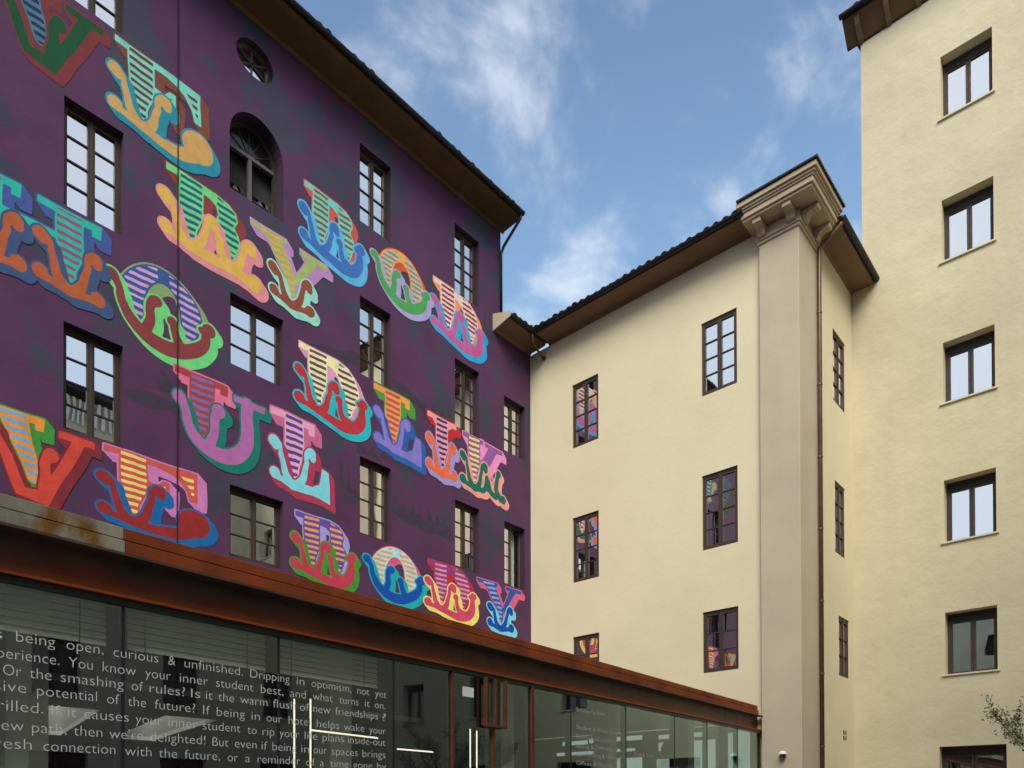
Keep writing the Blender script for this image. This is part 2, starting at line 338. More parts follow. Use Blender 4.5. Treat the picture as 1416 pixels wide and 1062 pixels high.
# arched window: frame, transom, mullion, fanlight bars, two hopper sashes ajar
def arch_window():
    d = .34; b = MB()
    def bar2(p, q, wd, n0, n1, mb=b):
        p, q = np.array(p), np.array(q); t = (q-p)/np.linalg.norm(q-p); s_ = np.array([-t[1], t[0]])*wd/2
        c4 = [p-s_, q-s_, q+s_, p+s_]; vs = [FP(x, n, z) for n in (n0, n1) for x, z in c4]
        mb.solid(vs, [(0,1,2,3),(7,6,5,4),(0,4,5,1),(1,5,6,2),(2,6,7,3),(3,7,4,0)])
    pts = [(ac-ar+.03, 11.40+EYE)]+[(ac+(ar-.03)*math.cos(t), asp+(ar-.03)*1.12*math.sin(t)) for t in np.linspace(math.pi, 0, 17)]+[(ac+ar-.03, 11.40+EYE)]
    for p, q in zip(pts[:-1], pts[1:]): bar2(p, q, .07, -d, -d+.065)
    bar2(pts[0], pts[-1], .07, -d, -d+.06)
    w = b.build('window', M_frame, PB); w['label'] = 'arched window with fanlight and both lights tilted inwards'
    t = MB(); t.box(FP, ac-ar+.06, ac+ar-.06, -d-.002, -d+.075, asp-.03, asp+.035); t.build('transom', mat('grey_brown_wood', (.13,.115,.11,1), .6), w)
    t = MB(); t.box(FP, ac-.035, ac+.035, -d-.002, -d+.07, 11.44+EYE, asp-.03); t.build('mullion', MATS['grey_brown_wood'], w)
    for an in (30, 60, 90, 120, 150):
        f = MB(); r = R_(an); bar2((ac, asp+.03), (ac+(ar-.06)*math.cos(r), asp+(ar-.06)*1.12*math.sin(r)), .016, -d+.01, -d+.03, f); f.build('glazing_bar', M_frame, w)
    f = MB(); fan = [(ac+(ar-.05)*math.cos(t), asp+.03+(ar-.05)*1.1*math.sin(t)) for t in np.linspace(0, math.pi, 15)]
    f.face([FP(x, -d+.015, z) for x, z in fan]); f.build('pane', mat('shaded_pane', (.012,.014,.016,1), .12), w, fix=False)
    for a, c in ((ac-ar+.06, ac-.04), (ac+.04, ac+ar-.06)):
        zb, zt = 11.44+EYE, asp-.03; h = zt-zb
        G = lambda u, n, z, zb=zb: FP(u, n-(z-zb)*math.sin(R_(16)), zb+(z-zb)*math.cos(R_(16)))
        s = MB(); s.box(G, a, a+.045, -d+.005, -d+.05, zb, zt); s.box(G, c-.045, c, -d+.005, -d+.05, zb, zt)
        s.box(G, a+.045, c-.045, -d+.005, -d+.05, zb, zb+.05); s.box(G, a+.045, c-.045, -d+.005, -d+.05, zt-.05, zt); s.build('sash', M_frame, w)
        for k in range(3):
            q0 = zb+.05+(h-.1)/3*k; q1 = q0+(h-.1)/3
            p = MB(); p.face([G(a+.04, -d+.02, q0+.008), G(c-.04, -d+.02, q0+.008), G(c-.04, -d+.02, q1-.008), G(a+.04, -d+.02, q1-.008)]); p.build('pane', M_glass, w, fix=False)
            if k: g_ = MB(); g_.box(G, a+.045, c-.045, -d+.012, -d+.045, q0-.01, q0+.01); g_.build('glazing_bar', M_frame, w)
arch_window()
def round_window():
    d = .17; b = MB(); n = 24
    for i in range(n):
        t0, t1 = 2*math.pi*i/n, 2*math.pi*(i+1)/n
        P = lambda t, s_, nn: FP(oc+(orx-s_)*math.cos(t), nn, oz+(orz-s_)*math.sin(t))
        b.solid([P(t0,.004,-d),P(t1,.004,-d),P(t1,.055,-d),P(t0,.055,-d),P(t0,.004,-d+.06),P(t1,.004,-d+.06),P(t1,.055,-d+.06),P(t0,.055,-d+.06)],
                [(0,3,2,1),(4,5,6,7),(0,1,5,4),(2,3,7,6)])
    w = b.build('window', M_frame, PB); w['label'] = 'small round window with radiating bars under the eave'
    for k in range(6):
        t = R_(60*k+30); g_ = MB(); c0 = np.array([oc, oz]); e = c0+np.array([(orx-.05)*math.cos(t), (orz-.05)*math.sin(t)]); s_ = np.array([-math.sin(t), math.cos(t)])*.011
        vs = [FP(*(p[0], nn, p[1])) for nn in (-d+.012, -d+.05) for p in (c0-s_, e-s_, e+s_, c0+s_)]
        g_.solid(vs, [(0,1,2,3),(7,6,5,4),(0,4,5,1),(1,5,6,2),(2,6,7,3),(3,7,4,0)]); g_.build('glazing_bar', M_frame, w)
        ta, tb = R_(60*k+30), R_(60*k+90); p = MB(); t1 = rng.normal(0, .004)
        p.face([FP(oc, -d+.02, oz)]+[FP(oc+(orx-.05)*math.cos(t), -d+.02+t1, oz+(orz-.05)*math.sin(t)) for t in np.linspace(ta, tb, 6)]); p.build('pane', M_glass, w, fix=False)
round_window()
# eave, gutter, tiles
def half_round(F, u0, u1, nc, zc, r, parent, mt=None):
    b = MB(); prof = [(nc+r*math.cos(t), zc+r*math.sin(t)) for t in np.linspace(-math.pi, 0, 9)]+[(nc+(r-.012)*math.cos(t), zc+(r-.012)*math.sin(t)) for t in np.linspace(0, -math.pi, 9)]
    b.sweep(F, prof, [u0, u1]); return b.build('gutter', mt or M_gut, parent, smooth=False)
tile_me = {}
def tile_row(F, u0, u1, n_edge, z, parent, slope=.32, step=.21):
    """barrel tiles at the eave edge, one object each, sharing one mesh per eave direction"""
    o0 = F(0,0,0); ud = (F(1,0,0)-o0); nd = (F(0,1,0)-o0)
    k = (round(ud.x,3), round(ud.y,3), round(nd.x,3))
    if k not in tile_me:
        b = MB(); seg = 6; L = .55
        for j, (rr, tt) in enumerate(((.085, 0), (.105, L))):
            for q in (rr, rr-.016):
                for i in range(seg+1):
                    w = math.pi*i/seg; b.v.append(tuple(ud*(q*math.cos(w))-nd*tt+Vector((0,0,q*math.sin(w)*.9+tt*slope))))
        n = seg+1
        for i in range(seg):
            b.f += [(i, i+1, 2*n+i+1, 2*n+i), (n+i, 3*n+i, 3*n+i+1, n+i+1), (i, n+i, n+i+1, i+1)]; b.m += [0,0,0]
        me = bpy.data.meshes.new('roof_tile'); me.from_pydata(b.v, [], b.f); me.materials.append(M_tile); me.polygons.foreach_set('use_smooth', [True]*len(me.polygons)); tile_me[k] = me
    n = int((u1-u0)/step)
    for i in range(n):
        o = bpy.data.objects.new('roof_tile', tile_me[k]); COL.objects.link(o); adopt(o, parent)
        o.location = F(u0+(i+.5)*step+random.uniform(-.012,.012), n_edge+random.uniform(-.02,.02), z+random.uniform(-.008,.012)); o.rotation_euler = (0, 0, random.uniform(-.03,.03))
def eave(F, u0, u1, ztop, over, parent, sm, tiles=(None, None), g=.068, rise=.10, back=-4.5, slope=.32):
    b = MB(); o = over
    b.sweep(F, [(0, ztop), (.05, ztop+.05), (o-.10, ztop+rise-.02), (o-.02, ztop+rise), (o-.02, ztop+rise+.05), (.0, ztop+rise+.05+.0)], [u0, u1]); b.build('soffit', sm, parent)
    half_round(F, u0, u1, o+g-.02, ztop+rise+.075, g, parent)
    r = MB(); z = ztop+rise+.062
    r.sweep(F, [(o+.01, z), (back, z+(o-back)*slope), (back, z+(o-back)*slope-.12), (0, ztop+rise+.055), (o-.02, ztop+rise+.055)], [u0, u1]); r.build('roof', M_tile, parent)
    t0, t1 = tiles[0] if tiles[0] is not None else u0, tiles[1] if tiles[1] is not None else u1
    tile_row(F, t0, t1, o+.06, z+.022, parent, slope)
eave(FP, -9, YT+.10, TOPT, .66, PB, M_soffd, tiles=(3.0, None), back=-9.2)
p = MB(); p.tube([FP(YT+.03, .70, TOPT+.12), FP(YT+.03, .66, TOPT+.02), FP(YT+.0, .12, TOPT-.42), FP(YT-.03, .05, TOPT-.6), FP(YT-.03, .05, TOPW+.25)], .036); p.build('downpipe', M_gut, PB, smooth=True)
p = MB(); p.tube([FP(5.53, .012, TOPT), FP(5.53, .012, 3.62)], .011, 6); c_ = p.build('cable', M_seam, PB)

# ------------------------------------------------------------------ mural letters: signed distance shapes turned into painted layers
def circ(X, Y, x, y, r): return np.hypot(X-x, Y-y)-r
def stroke(X, Y, pts, r):
    rs = r if isinstance(r, (list, tuple)) else [r]*len(pts)
    # smooth the path a little (Catmull-Rom)
    P = [np.array(p, float) for p in pts]; Q = []; RR = []
    for i in range(len(P)-1):
        p0 = P[max(i-1, 0)]; p1 = P[i]; p2 = P[i+1]; p3 = P[min(i+2, len(P)-1)]
        for t in np.linspace(0, 1, 6)[:-1]:
            Q.append(.5*((2*p1)+(-p0+p2)*t+(2*p0-5*p1+4*p2-p3)*t*t+(-p0+3*p1-3*p2+p3)*t**3)); RR.append(rs[i]*(1-t)+rs[i+1]*t)
    Q.append(P[-1]); RR.append(rs[-1]); d = np.full(X.shape, 9.0)
    for a, b, ra, rb in zip(Q[:-1], Q[1:], RR[:-1], RR[1:]):
        e = b-a; L = max(e@e, 1e-9); t = np.clip(((X-a[0])*e[0]+(Y-a[1])*e[1])/L, 0, 1)
        d = np.minimum(d, np.hypot(X-a[0]-e[0]*t, Y-a[1]-e[1]*t)-(ra*(1-t)+rb*t))
    return d
def poly(X, Y, pts):
    d = np.full(X.shape, 99.0); ins = np.zeros(X.shape, bool); n = len(pts)
    for i in range(n):
        a = np.array(pts[i], float); b = np.array(pts[(i+1)%n], float); e = b-a; L = max(e@e, 1e-9)
        t = np.clip(((X-a[0])*e[0]+(Y-a[1])*e[1])/L, 0, 1); d = np.minimum(d, np.hypot(X-a[0]-e[0]*t, Y-a[1]-e[1]*t))
        if a[1] != b[1]: ins ^= ((Y < a[1]) != (Y < b[1])) & (X < (b[0]-a[0])*(Y-a[1])/(b[1]-a[1])+a[0])
    return np.where(ins, -d, d)
U = lambda *a: np.minimum.reduce(a)
def bx(X, Y, x0, x1, y0, y1): return poly(X, Y, [(x0,y0),(x1,y0),(x1,y1),(x0,y1)])
def stem(X, Y, c, w=.31, top=1, b=.215):
    k = 1
    return U(poly(X, Y, [(c-w*.5,top),(c+w*.5,top),(c+w*.5,.66),(c+w*.47,.50),(c+w*.34,.40),(c+w*.23,.30),(c+w*.23,b),(c-w*.23,b),(c-w*.23,.30),(c-w*.34,.40),(c-w*.47,.50),(c-w*.5,.66)]), circ(X, Y, c, b, w*.23))
def cup(X, Y, c, l=1, r=1, fl=1, fr=1, hl=.58, hr=.58, w=.155):
    k = w/.155; j = .20*k
    a = [stroke(X, Y, [(c-j,.44),(c-.165*k,.32),(c-.135*k,.20),(c-.06,.095),(c,.075),(c+.06,.095),(c+.135*k,.20),(c+.165*k,.32),(c+j,.44)], [.036,.042,.052,.066,.070,.066,.052,.042,.036])]
    if l: a += [circ(X, Y, c-w-.155, hl-.01, .080), circ(X, Y, c-w-.125, hl-.055, .062), stroke(X, Y, [(c-w-.14,hl+.015),(c-w-.075,hl-.03),(c-w-.05,hl-.10),(c-j,.42)], [.045,.036,.030,.036])]
    if r: a += [circ(X, Y, c+w+.115, hr+.0, .082), circ(X, Y, c+w+.145, hr-.055, .055), stroke(X, Y, [(c+w+.10,hr+.02),(c+w+.055,hr-.01),(c+w+.035,hr-.09),(c+j,.42)], [.05,.044,.036,.036])]
    if fl: a += [circ(X, Y, c-w-.145, .150, .082), stroke(X, Y, [(c-w-.14,.125),(c-w-.04,.10),(c-w*.5,.085)], [.058,.040,.058])]
    if fr: a += [circ(X, Y, c+w+.150, .120, .086), stroke(X, Y, [(c+w+.14,.10),(c+w+.04,.085),(c+w*.5,.075)], [.058,.040,.058])]
    return U(*a)
def glyph(ch, X, Y):
    """returns nominal width, top, stripe area, bottom"""
    if ch == 'I':
        st = stem(X,Y,.36); top = U(st, bx(X,Y,.0,.72,.91,1), poly(X,Y,[(0,.91),(.12,.91),(.2,.84),(.52,.84),(.62,.91)]))
        return .72, top, st, cup(X,Y,.36)
    if ch == 'L':
        st = stem(X,Y,.36); top = U(st, bx(X,Y,.0,.70,.91,1), bx(X,Y,.60,.70,.84,.95))
        bot = U(cup(X,Y,.36,fr=0), stroke(X,Y,[(.36,.07),(.56,.07),(.74,.07)],[.06,.06,.05]), poly(X,Y,[(.60,.02),(.66,.14),(.76,.20),(.82,.44),(.93,.42),(.95,.02),(.95,-.03),(.78,.0)]))
        return .95, top, st, bot
    if ch == 'E':
        st = stem(X,Y,.30); flag = poly(X,Y,[(.60,1),(1.02,1),(1.02,.58),(.93,.58),(.90,.72),(.82,.83),(.72,.89),(.60,.915)])
        mid = poly(X,Y,[(.42,.70),(.56,.68),(.63,.76),(.70,.76),(.70,.40),(.63,.40),(.57,.52),(.42,.53)])
        top = U(st, bx(X,Y,0,.7,.92,1), flag, mid)
        sa = U(st, poly(X,Y,[(.76,.97),(1.0,.97),(1.0,.62),(.94,.62),(.92,.74),(.86,.84)]), poly(X,Y,[(.52,.66),(.67,.72),(.67,.46),(.62,.5)]))
        bot = U(cup(X,Y,.30,fr=0), stroke(X,Y,[(.30,.07),(.55,.03),(.78,.04),(.92,.12)],[.06,.065,.07,.08]), circ(X,Y,.985,.27,.195), stroke(X,Y,[(.60,.05),(.76,.07),(.92,.14)],[.06,.07,.09]))
        return 1.15, top, sa, bot
    if ch in 'DBR':
        st = stem(X,Y,.30)
        if ch == 'D': o = [(.30,1),(.62,1),(.80,.95),(.92,.85),(.99,.70),(1.0,.54),(.96,.42),(.90,.33)]; i = [(.69,.33),(.70,.50),(.68,.62),(.63,.74),(.55,.82),(.46,.85),(.30,.87)]
        else: o = [(.30,1),(.62,1),(.78,.96),(.88,.88),(.91,.77),(.87,.67),(.93,.58),(.95,.48),(.92,.38),(.88,.32)]; i = [(.69,.32),(.70,.46),(.69,.56),(.62,.63),(.65,.72),(.62,.82),(.55,.87),(.47,.88),(.30,.88)]
        rb = U(poly(X,Y,o+i), circ(X,Y,.80,.25,.075), poly(X,Y,[(.69,.34),(.725,.25),(.875,.25),(.91,.34)]))
        bar = bx(X,Y,.42,.80,.52,.60) if ch != 'D' else bx(X,Y,.38,.50,.90,.99)
        top = U(st, bx(X,Y,0,.42,.91,1), rb, bar)
        ra = U(poly(X,Y,[(.62,1),(.95,1),(1.05,.3),(.90,.1),(.66,.1),(.64,.5),(.60,.72)]))
        sa = U(st, np.maximum(rb, ra))
        if ch == 'R':
            bot = U(cup(X,Y,.30,fr=0,hr=.55), cup(X,Y,.82,l=0,fl=0,fr=0,hr=.52,w=.14), circ(X,Y,.645,.38,.058),
                    stroke(X,Y,[(.665,.37),(.675,.22),(.80,.09),(1.0,.05),(1.14,.03)],[.05,.05,.07,.07,.10]), circ(X,Y,1.15,.05,.10), stroke(X,Y,[(.3,.07),(.55,.05),(.8,.06)],.065))
            return 1.25, top, sa, bot
        bot = U(cup(X,Y,.30,fr=0,hr=.57), circ(X,Y,.645,.39,.060), stroke(X,Y,[(.665,.38),(.675,.26),(.72,.14),(.84,.09)],[.042,.042,.055,.07]),
                stroke(X,Y,[(.30,.07),(.50,.03),(.72,.0),(.92,.06),(1.03,.19),(1.05,.36),(1.03,.46)],[.065,.07,.085,.095,.085,.06,.05]), circ(X,Y,1.07,.50,.082), circ(X,Y,.99,.47,.05))
        return 1.16, top, sa, bot
    if ch == 'O':
        c, cy = .65, .46
        o = [(c+.50*math.cos(t), cy+.54*math.sin(t)) for t in np.linspace(math.pi, 0, 20)]; i = [(c+.20*math.cos(t), cy+.35*math.sin(t)) for t in np.linspace(0, math.pi, 14)]
        top = U(poly(X,Y,o+i), poly(X,Y,[(.15,.47),(.45,.47),(.43,.24),(.30,.22)]), circ(X,Y,.365,.23,.06), poly(X,Y,[(1.15,.47),(.85,.47),(.87,.24),(1.0,.22)]), circ(X,Y,.935,.23,.06))
        sa = np.maximum(top, -bx(X,Y,.60,.70,.5,1.1))
        bot = U(circ(X,Y,.07,.62,.08), stroke(X,Y,[(.09,.62),(.16,.50),(.18,.36),(.28,.18),(.45,.06),(.66,.01),(.86,.04),(1.04,.15),(1.16,.30),(1.18,.44)],[.06,.045,.055,.075,.09,.095,.095,.09,.065,.055]), circ(X,Y,1.22,.50,.085), circ(X,Y,1.13,.46,.05),
                circ(X,Y,.565,.54,.07), stroke(X,Y,[(.54,.54),(.50,.44),(.50,.28),(.44,.10)],[.06,.05,.055,.07]), circ(X,Y,.75,.38,.062), stroke(X,Y,[(.76,.37),(.79,.22),(.86,.08)],[.045,.05,.07]))
        return 1.30, top, sa, bot
    if ch == 'U':
        st = stem(X,Y,.34); top = U(st, bx(X,Y,.0,.66,.91,1), bx(X,Y,.56,.66,.85,.95))
        bot = U(circ(X,Y,.06,.60,.085), stroke(X,Y,[(.08,.60),(.13,.46),(.17,.28),(.30,.12),(.52,.05),(.74,.09),(.89,.24),(.93,.45),(.93,.70),(.93,.88)],[.06,.055,.06,.08,.095,.095,.095,.09,.085,.085]),
                circ(X,Y,.55,.62,.085), stroke(X,Y,[(.54,.62),(.50,.50),(.50,.32),(.44,.14)],[.06,.055,.055,.07]), bx(X,Y,.74,1.18,.84,.93))
        return 1.20, top, st, bot
    if ch == 'K':
        st = stem(X,Y,.29); arm = poly(X,Y,[(.40,.50),(.66,.90),(.56,.91),(.56,.98),(1.06,.98),(1.06,.90),(.90,.90),(.60,.46)]); leg = stroke(X,Y,[(.50,.58),(.66,.42),(.76,.26)],[.07,.075,.06])
        top = U(st, bx(X,Y,.0,.52,.91,1), arm, leg); sa = U(st, leg)
        bot = U(cup(X,Y,.29,fr=0,hr=.54), stroke(X,Y,[(.40,.08),(.52,.10),(.60,.20),(.63,.36)],.05), circ(X,Y,.93,.52,.07), stroke(X,Y,[(.92,.5),(.89,.36),(.88,.2),(1.0,.07)],[.05,.05,.06,.06]), circ(X,Y,1.06,.08,.08),
                stroke(X,Y,[(.66,.30),(.72,.14),(.86,.08)],.055), circ(X,Y,.66,.16,.05))
        return 1.15, top, sa, bot
    if ch == 'Y':
        la = poly(X,Y,[(.10,1),(.46,1),(.60,.72),(.70,.52),(.72,.28),(.60,.26),(.56,.44),(.42,.62),(.26,.86),(.14,.93)])
        top = U(la, circ(X,Y,.655,.28,.07), bx(X,Y,.0,.56,.92,1), poly(X,Y,[(.68,.46),(.92,.92),(.80,.92),(.80,1),(1.27,1),(1.27,.92),(1.10,.92),(.74,.40)]))
        return 1.27, top, U(la, circ(X,Y,.655,.28,.07)), cup(X,Y,.655,hl=.50,hr=.50)
    if ch == 'V':
        la = poly(X,Y,[(.12,1),(.48,1),(.54,.66),(.60,.44),(.62,.28),(.48,.22),(.40,.42),(.28,.66),(.16,.90)])
        top = U(la, circ(X,Y,.55,.27,.075), bx(X,Y,.0,.66,.91,1), bx(X,Y,.56,.66,.84,.95))
        bot = U(poly(X,Y,[(.06,.72),(.14,.72),(.30,.46),(.44,.12),(.66,.14),(.72,.30),(.98,.84),(1.14,.84),(.70,-.04),(.34,.02)]), bx(X,Y,.82,1.26,.83,.92), circ(X,Y,.10,.74,.08),
                circ(X,Y,.74,.60,.085), stroke(X,Y,[(.72,.60),(.67,.48),(.68,.34),(.66,.16)],[.07,.06,.06,.07]))
        return 1.26, top, U(la, circ(X,Y,.55,.27,.075)), bot
    if ch == 'W':
        s1, s2 = stem(X,Y,.30), stem(X,Y,1.12)
        top = U(s1, s2, bx(X,Y,0,.62,.91,1), bx(X,Y,.78,1.46,.91,1), bx(X,Y,.4,1.05,.60,.68), bx(X,Y,.53,.62,.84,.95), bx(X,Y,1.36,1.46,.84,.95))
        return 1.46, top, U(s1, s2), U(cup(X,Y,.30), cup(X,Y,1.12))
def contour(b, F, d, us, vs, n, mi=0):
    """fill of d<0 on the grid us x vs laid at height n above the wall"""
    ins = d < 0; ny, nx = d.shape
    full = ins[:-1,:-1]&ins[1:,:-1]&ins[:-1,1:]&ins[1:,1:]; anyc = ins[:-1,:-1]|ins[1:,:-1]|ins[:-1,1:]|ins[1:,1:]
    for j in range(ny-1):
        i = 0
        while i < nx-1:
            if full[j,i]:
                k = i
                while k < nx-1 and full[j,k]: k += 1
                b.face([F(us[i],n,vs[j]),F(us[k],n,vs[j]),F(us[k],n,vs[j+1]),F(us[i],n,vs[j+1])], mi); i = k
            else:
                if anyc[j,i]:
                    c = [(us[i],vs[j],d[j,i]),(us[i+1],vs[j],d[j,i+1]),(us[i+1],vs[j+1],d[j+1,i+1]),(us[i],vs[j+1],d[j+1,i])]; P = []
                    for q in range(4):
                        a, e = c[q], c[(q+1)%4]
                        if a[2] < 0: P.append((a[0],a[1]))
                        if (a[2] < 0) != (e[2] < 0):
                            t = a[2]/(a[2]-e[2]); P.append((a[0]+(e[0]-a[0])*t, a[1]+(e[1]-a[1])*t))
                    if len(P) > 2: b.face([F(x,n,y) for x, y in P], mi)
                i += 1
PAINT = {}
def paint(rgb):
    k = 'paint_%02x%02x%02x' % rgb
    return mat(k, lin(*rgb), .85, vary=.15, vscale=5, bump=.4, bscale=18, streak=.08, coarse=3)
def letter(ch, box, cs, label, lift):
    y0, y1, z0, z1 = box; z0 += EYE; z1 += EYE; h = z1-z0
    wn = glyph(ch, np.zeros((1,1)), np.zeros((1,1)))[0]; sx = (y1-y0)/(wn*h)
    res = .0135; us = np.arange(y0-.22, y1+.40, res); vs = np.arange(z0-.36, z1+.14, res)
    A, B = np.meshgrid(us, vs); ph = rng.uniform(0, 6, 4)
    wob = lambda q: .006*np.sin(A*5.1+ph[0]+B*3)+.004*np.sin(B*9+ph[1]+q)
    X = (A-y0)/(h*sx)+wob(0); Y = (B-z0)/h+wob(2)
    def G(dx, dy): return glyph(ch, X-dx, Y-dy)
    _, top, sa, bot = G(0, 0); tb = [glyph(ch, X-k*.024, Y+k*.024) for k in range(5)]
    sh_t = np.minimum.reduce([t[1] for t in tb])-.020; sh_b = np.minimum.reduce([t[3] for t in tb[:4]])-.024; ol_b = bot-.026
    per = .092; yy = Y+.006*np.sin(A*6+ph[2])+.002*np.sin(A*31)-X*.03; s = np.abs(((yy/per+.25)%1)-.5)*per-per*.24
    st = np.maximum(np.maximum(sa+.020, s), -(bot-.028))
    mask = np.full(X.shape, -9.0)
    for (a, b_, c, d_) in HM:
        q = -np.maximum(np.maximum(a-.01-A, A-b_-.01), np.maximum(c-.01-B, B-d_-.01)); mask = np.maximum(mask, q)
    for q in (-(np.hypot((A-ac)/1.0, B-12.3-EYE)-.9)*0-9,): mask = np.maximum(mask, q)
    mask = np.maximum(mask, -(np.maximum(A-Y0+.004, -9))*-1) if False else np.maximum(mask, A-(Y0-.006))
    bm = MB(); L = [sh_t, top, st, sh_b, bot]
    for i, (d, c) in enumerate(zip(L, cs)): contour(bm, FP, np.maximum(d, mask), us, vs, .0018+lift+i*.0008, i)
    o = bm.build('mural_letter', [paint(c) for c in cs], PB, fix=False); o['label'] = label
LET = [
 ('V',(2.78,4.32,11.42,12.72),[(120,48,52),(70,120,140),(30,40,90),(125,48,50),(0,78,46)],'dark green painted V with red shadow at the top left'),
 ('E',(4.5,6.12,11.35,12.69),[(128,68,52),(118,215,198),(118,60,58),(28,142,168),(208,162,96)],'painted E, turquoise above and tan below with blue outline'),
 ('R',(5.33,7.14,9.80,11.12),[(142,58,58),(112,218,132),(30,95,138),(228,146,152),(228,184,84)],'painted R, green above and yellow below with pink outline'),
 ('Y',(6.91,8.58,9.76,11.07),[(192,140,198),(165,188,112),(226,176,88),(152,228,208),(150,75,58)],'painted Y, lilac and sage with brown foot, under the arched window'),
 ('B',(8.05,9.55,11.24,12.54),[(216,86,76),(98,216,196),(145,85,60),(92,188,232),(64,114,192)],'painted B, turquoise with brown stripes above blue curls'),
 ('O',(9.69,11.42,11.28,12.45),[(216,86,46),(240,176,92),(76,162,192),(176,166,216),(76,166,86)],'painted O, orange top with blue stripes and green bottom'),
 ('D',(11.55,13.28,11.22,12.47),[(240,156,96),(236,212,206),(150,46,60),(36,170,222),(202,92,156)],'painted D, pale with dark red stripes above pink, high by the corner'),
 ('W',(2.35,4.30,7.98,9.34),[(66,90,162),(36,192,172),(150,90,126),(60,86,132),(188,96,54)],'painted W, turquoise above and orange-brown below, cut by the left edge'),
 ('O',(4.36,6.22,7.86,9.2),[(140,170,110),(55,90,156),(216,166,216),(112,222,132),(142,60,64)],'painted O, blue with lilac stripes over dark red, green outline'),
 ('U',(5.48,7.22,6.28,7.66),[(236,120,160),(176,66,66),(132,112,182),(0,126,112),(186,110,176)],'painted U in orchid purple with teal shadow'),
 ('L',(7.32,8.66,6.18,7.66),[(212,108,148),(242,172,206),(80,72,152),(182,56,86),(132,226,242)],'painted L with pale cyan foot and crimson shadow'),
 ('D',(7.94,9.62,7.90,9.22),[(232,156,206),(246,242,178),(106,76,106),(30,192,206),(192,50,60)],'painted D, cream with purple stripes above red curls'),
 ('L',(9.80,11.15,7.80,9.18),[(70,162,60),(250,162,80),(202,82,92),(36,100,182),(142,126,216)],'painted L, orange and green above lavender foot'),
 ('I',(11.32,12.26,7.74,9.19),[(202,40,50),(250,166,168),(40,60,132),(166,156,226),(242,112,60)],'painted I, pink with navy stripes above orange curls'),
 ('K',(12.50,14.06,7.76,9.15),[(242,152,212),(152,92,162),(242,232,120),(246,162,152),(10,112,96)],'painted K, purple and yellow above dark green curls'),
 ('V',(2.72,4.22,4.62,5.9),[(60,152,60),(242,152,60),(120,176,222),(132,40,50),(216,72,56)],'red painted V with orange and blue striped arm at lower left'),
 ('E',(4.36,6.08,4.62,5.84),[(216,130,196),(216,90,86),(250,226,120),(0,106,176),(156,40,40)],'painted E, coral with yellow stripes above deep red, blue shadow'),
 ('B',(7.85,9.32,4.56,5.8),[(176,166,230),(106,80,172),(250,166,90),(60,156,46),(202,60,86)],'painted B, violet with orange stripes above crimson, green outline'),
 ('O',(9.50,11.26,4.56,5.7),[(232,90,140),(182,240,242),(246,166,100),(0,182,186),(0,80,186)],'painted O, pale aqua with orange stripes above strong blue'),
 ('D',(11.34,12.96,4.52,5.7),[(202,36,50),(150,66,132),(236,150,182),(250,232,112),(216,72,112)],'painted D, purple with pink stripes above pink, yellow outline'),
 ('Y',(12.99,14.66,4.42,5.64),[(226,100,140),(40,90,176),(160,170,230),(122,222,242),(10,76,182)],'painted Y, blue with pink shadow, lowest at the corner'),
]
for i, (ch, box, cs, lab) in enumerate(LET): letter(ch, box, cs, lab, .005 if i % 2 else 0.0)
# teal brushwork behind the letters: rows of spikes
sp = MB()
def spikes(y0, y1, zb, h, n, sag=0, up=1):
    for i in range(n):
        a = y0+(y1-y0)*i/n; w = (y1-y0)/n*random.uniform(.8, 1.2); z = zb+EYE+sag*math.sin(math.pi*i/n); hh = h*random.uniform(.6, 1.1)
        if any(a < q[1] and a+w > q[0] and z < q[3] and z+hh > q[2] for q in HM): continue
        e_ = .0013+.00004*len(sp.f); sp.face([FP(a, e_, z), FP(a+w, e_, z+.02), FP(a+w*random.uniform(.1,.5), e_, z+hh*up)])
spikes(8.85, 9.4, 6.58, .6, 3); spikes(10.3, 12.0, 6.62, .40, 7, -.12); spikes(11.2, 12.2, 8.95, .6, 4); spikes(9.3, 11.2, 7.5, .3, 6, .1); spikes(5.2, 6.3, 7.1, .5, 3); spikes(13.2, 13.8, 11.9, .8, 3)
for (y0, y1, z0, z1) in ((9.0, 12.2, 6.42, 6.66), (8.1, 11.3, 9.3, 9.55), (4.7, 6.9, 6.9, 7.1)):
    us = np.arange(y0, y1, .04); vs = np.arange(z0+EYE-.3, z1+EYE+.3, .04); A, B = np.meshgrid(us, vs)
    d = np.abs(B-(z0+z1)/2-EYE+.25*((A-y0)/(y1-y0)-.5)**2*2-.1*np.sin(A*2.1))-.11-.03*np.sin(A*9)
    mk = np.full(A.shape, -9.)
    for q in HM: mk = np.maximum(mk, -np.maximum(np.maximum(q[0]-.02-A, A-q[1]-.02), np.maximum(q[2]-.02-B, B-q[3]-.02)))
    contour(sp, FP, np.maximum(d, mk), us, vs, .0010)
o = sp.build('mural_brushwork', M_spike, PB, fix=False); o['kind'] = 'stuff'

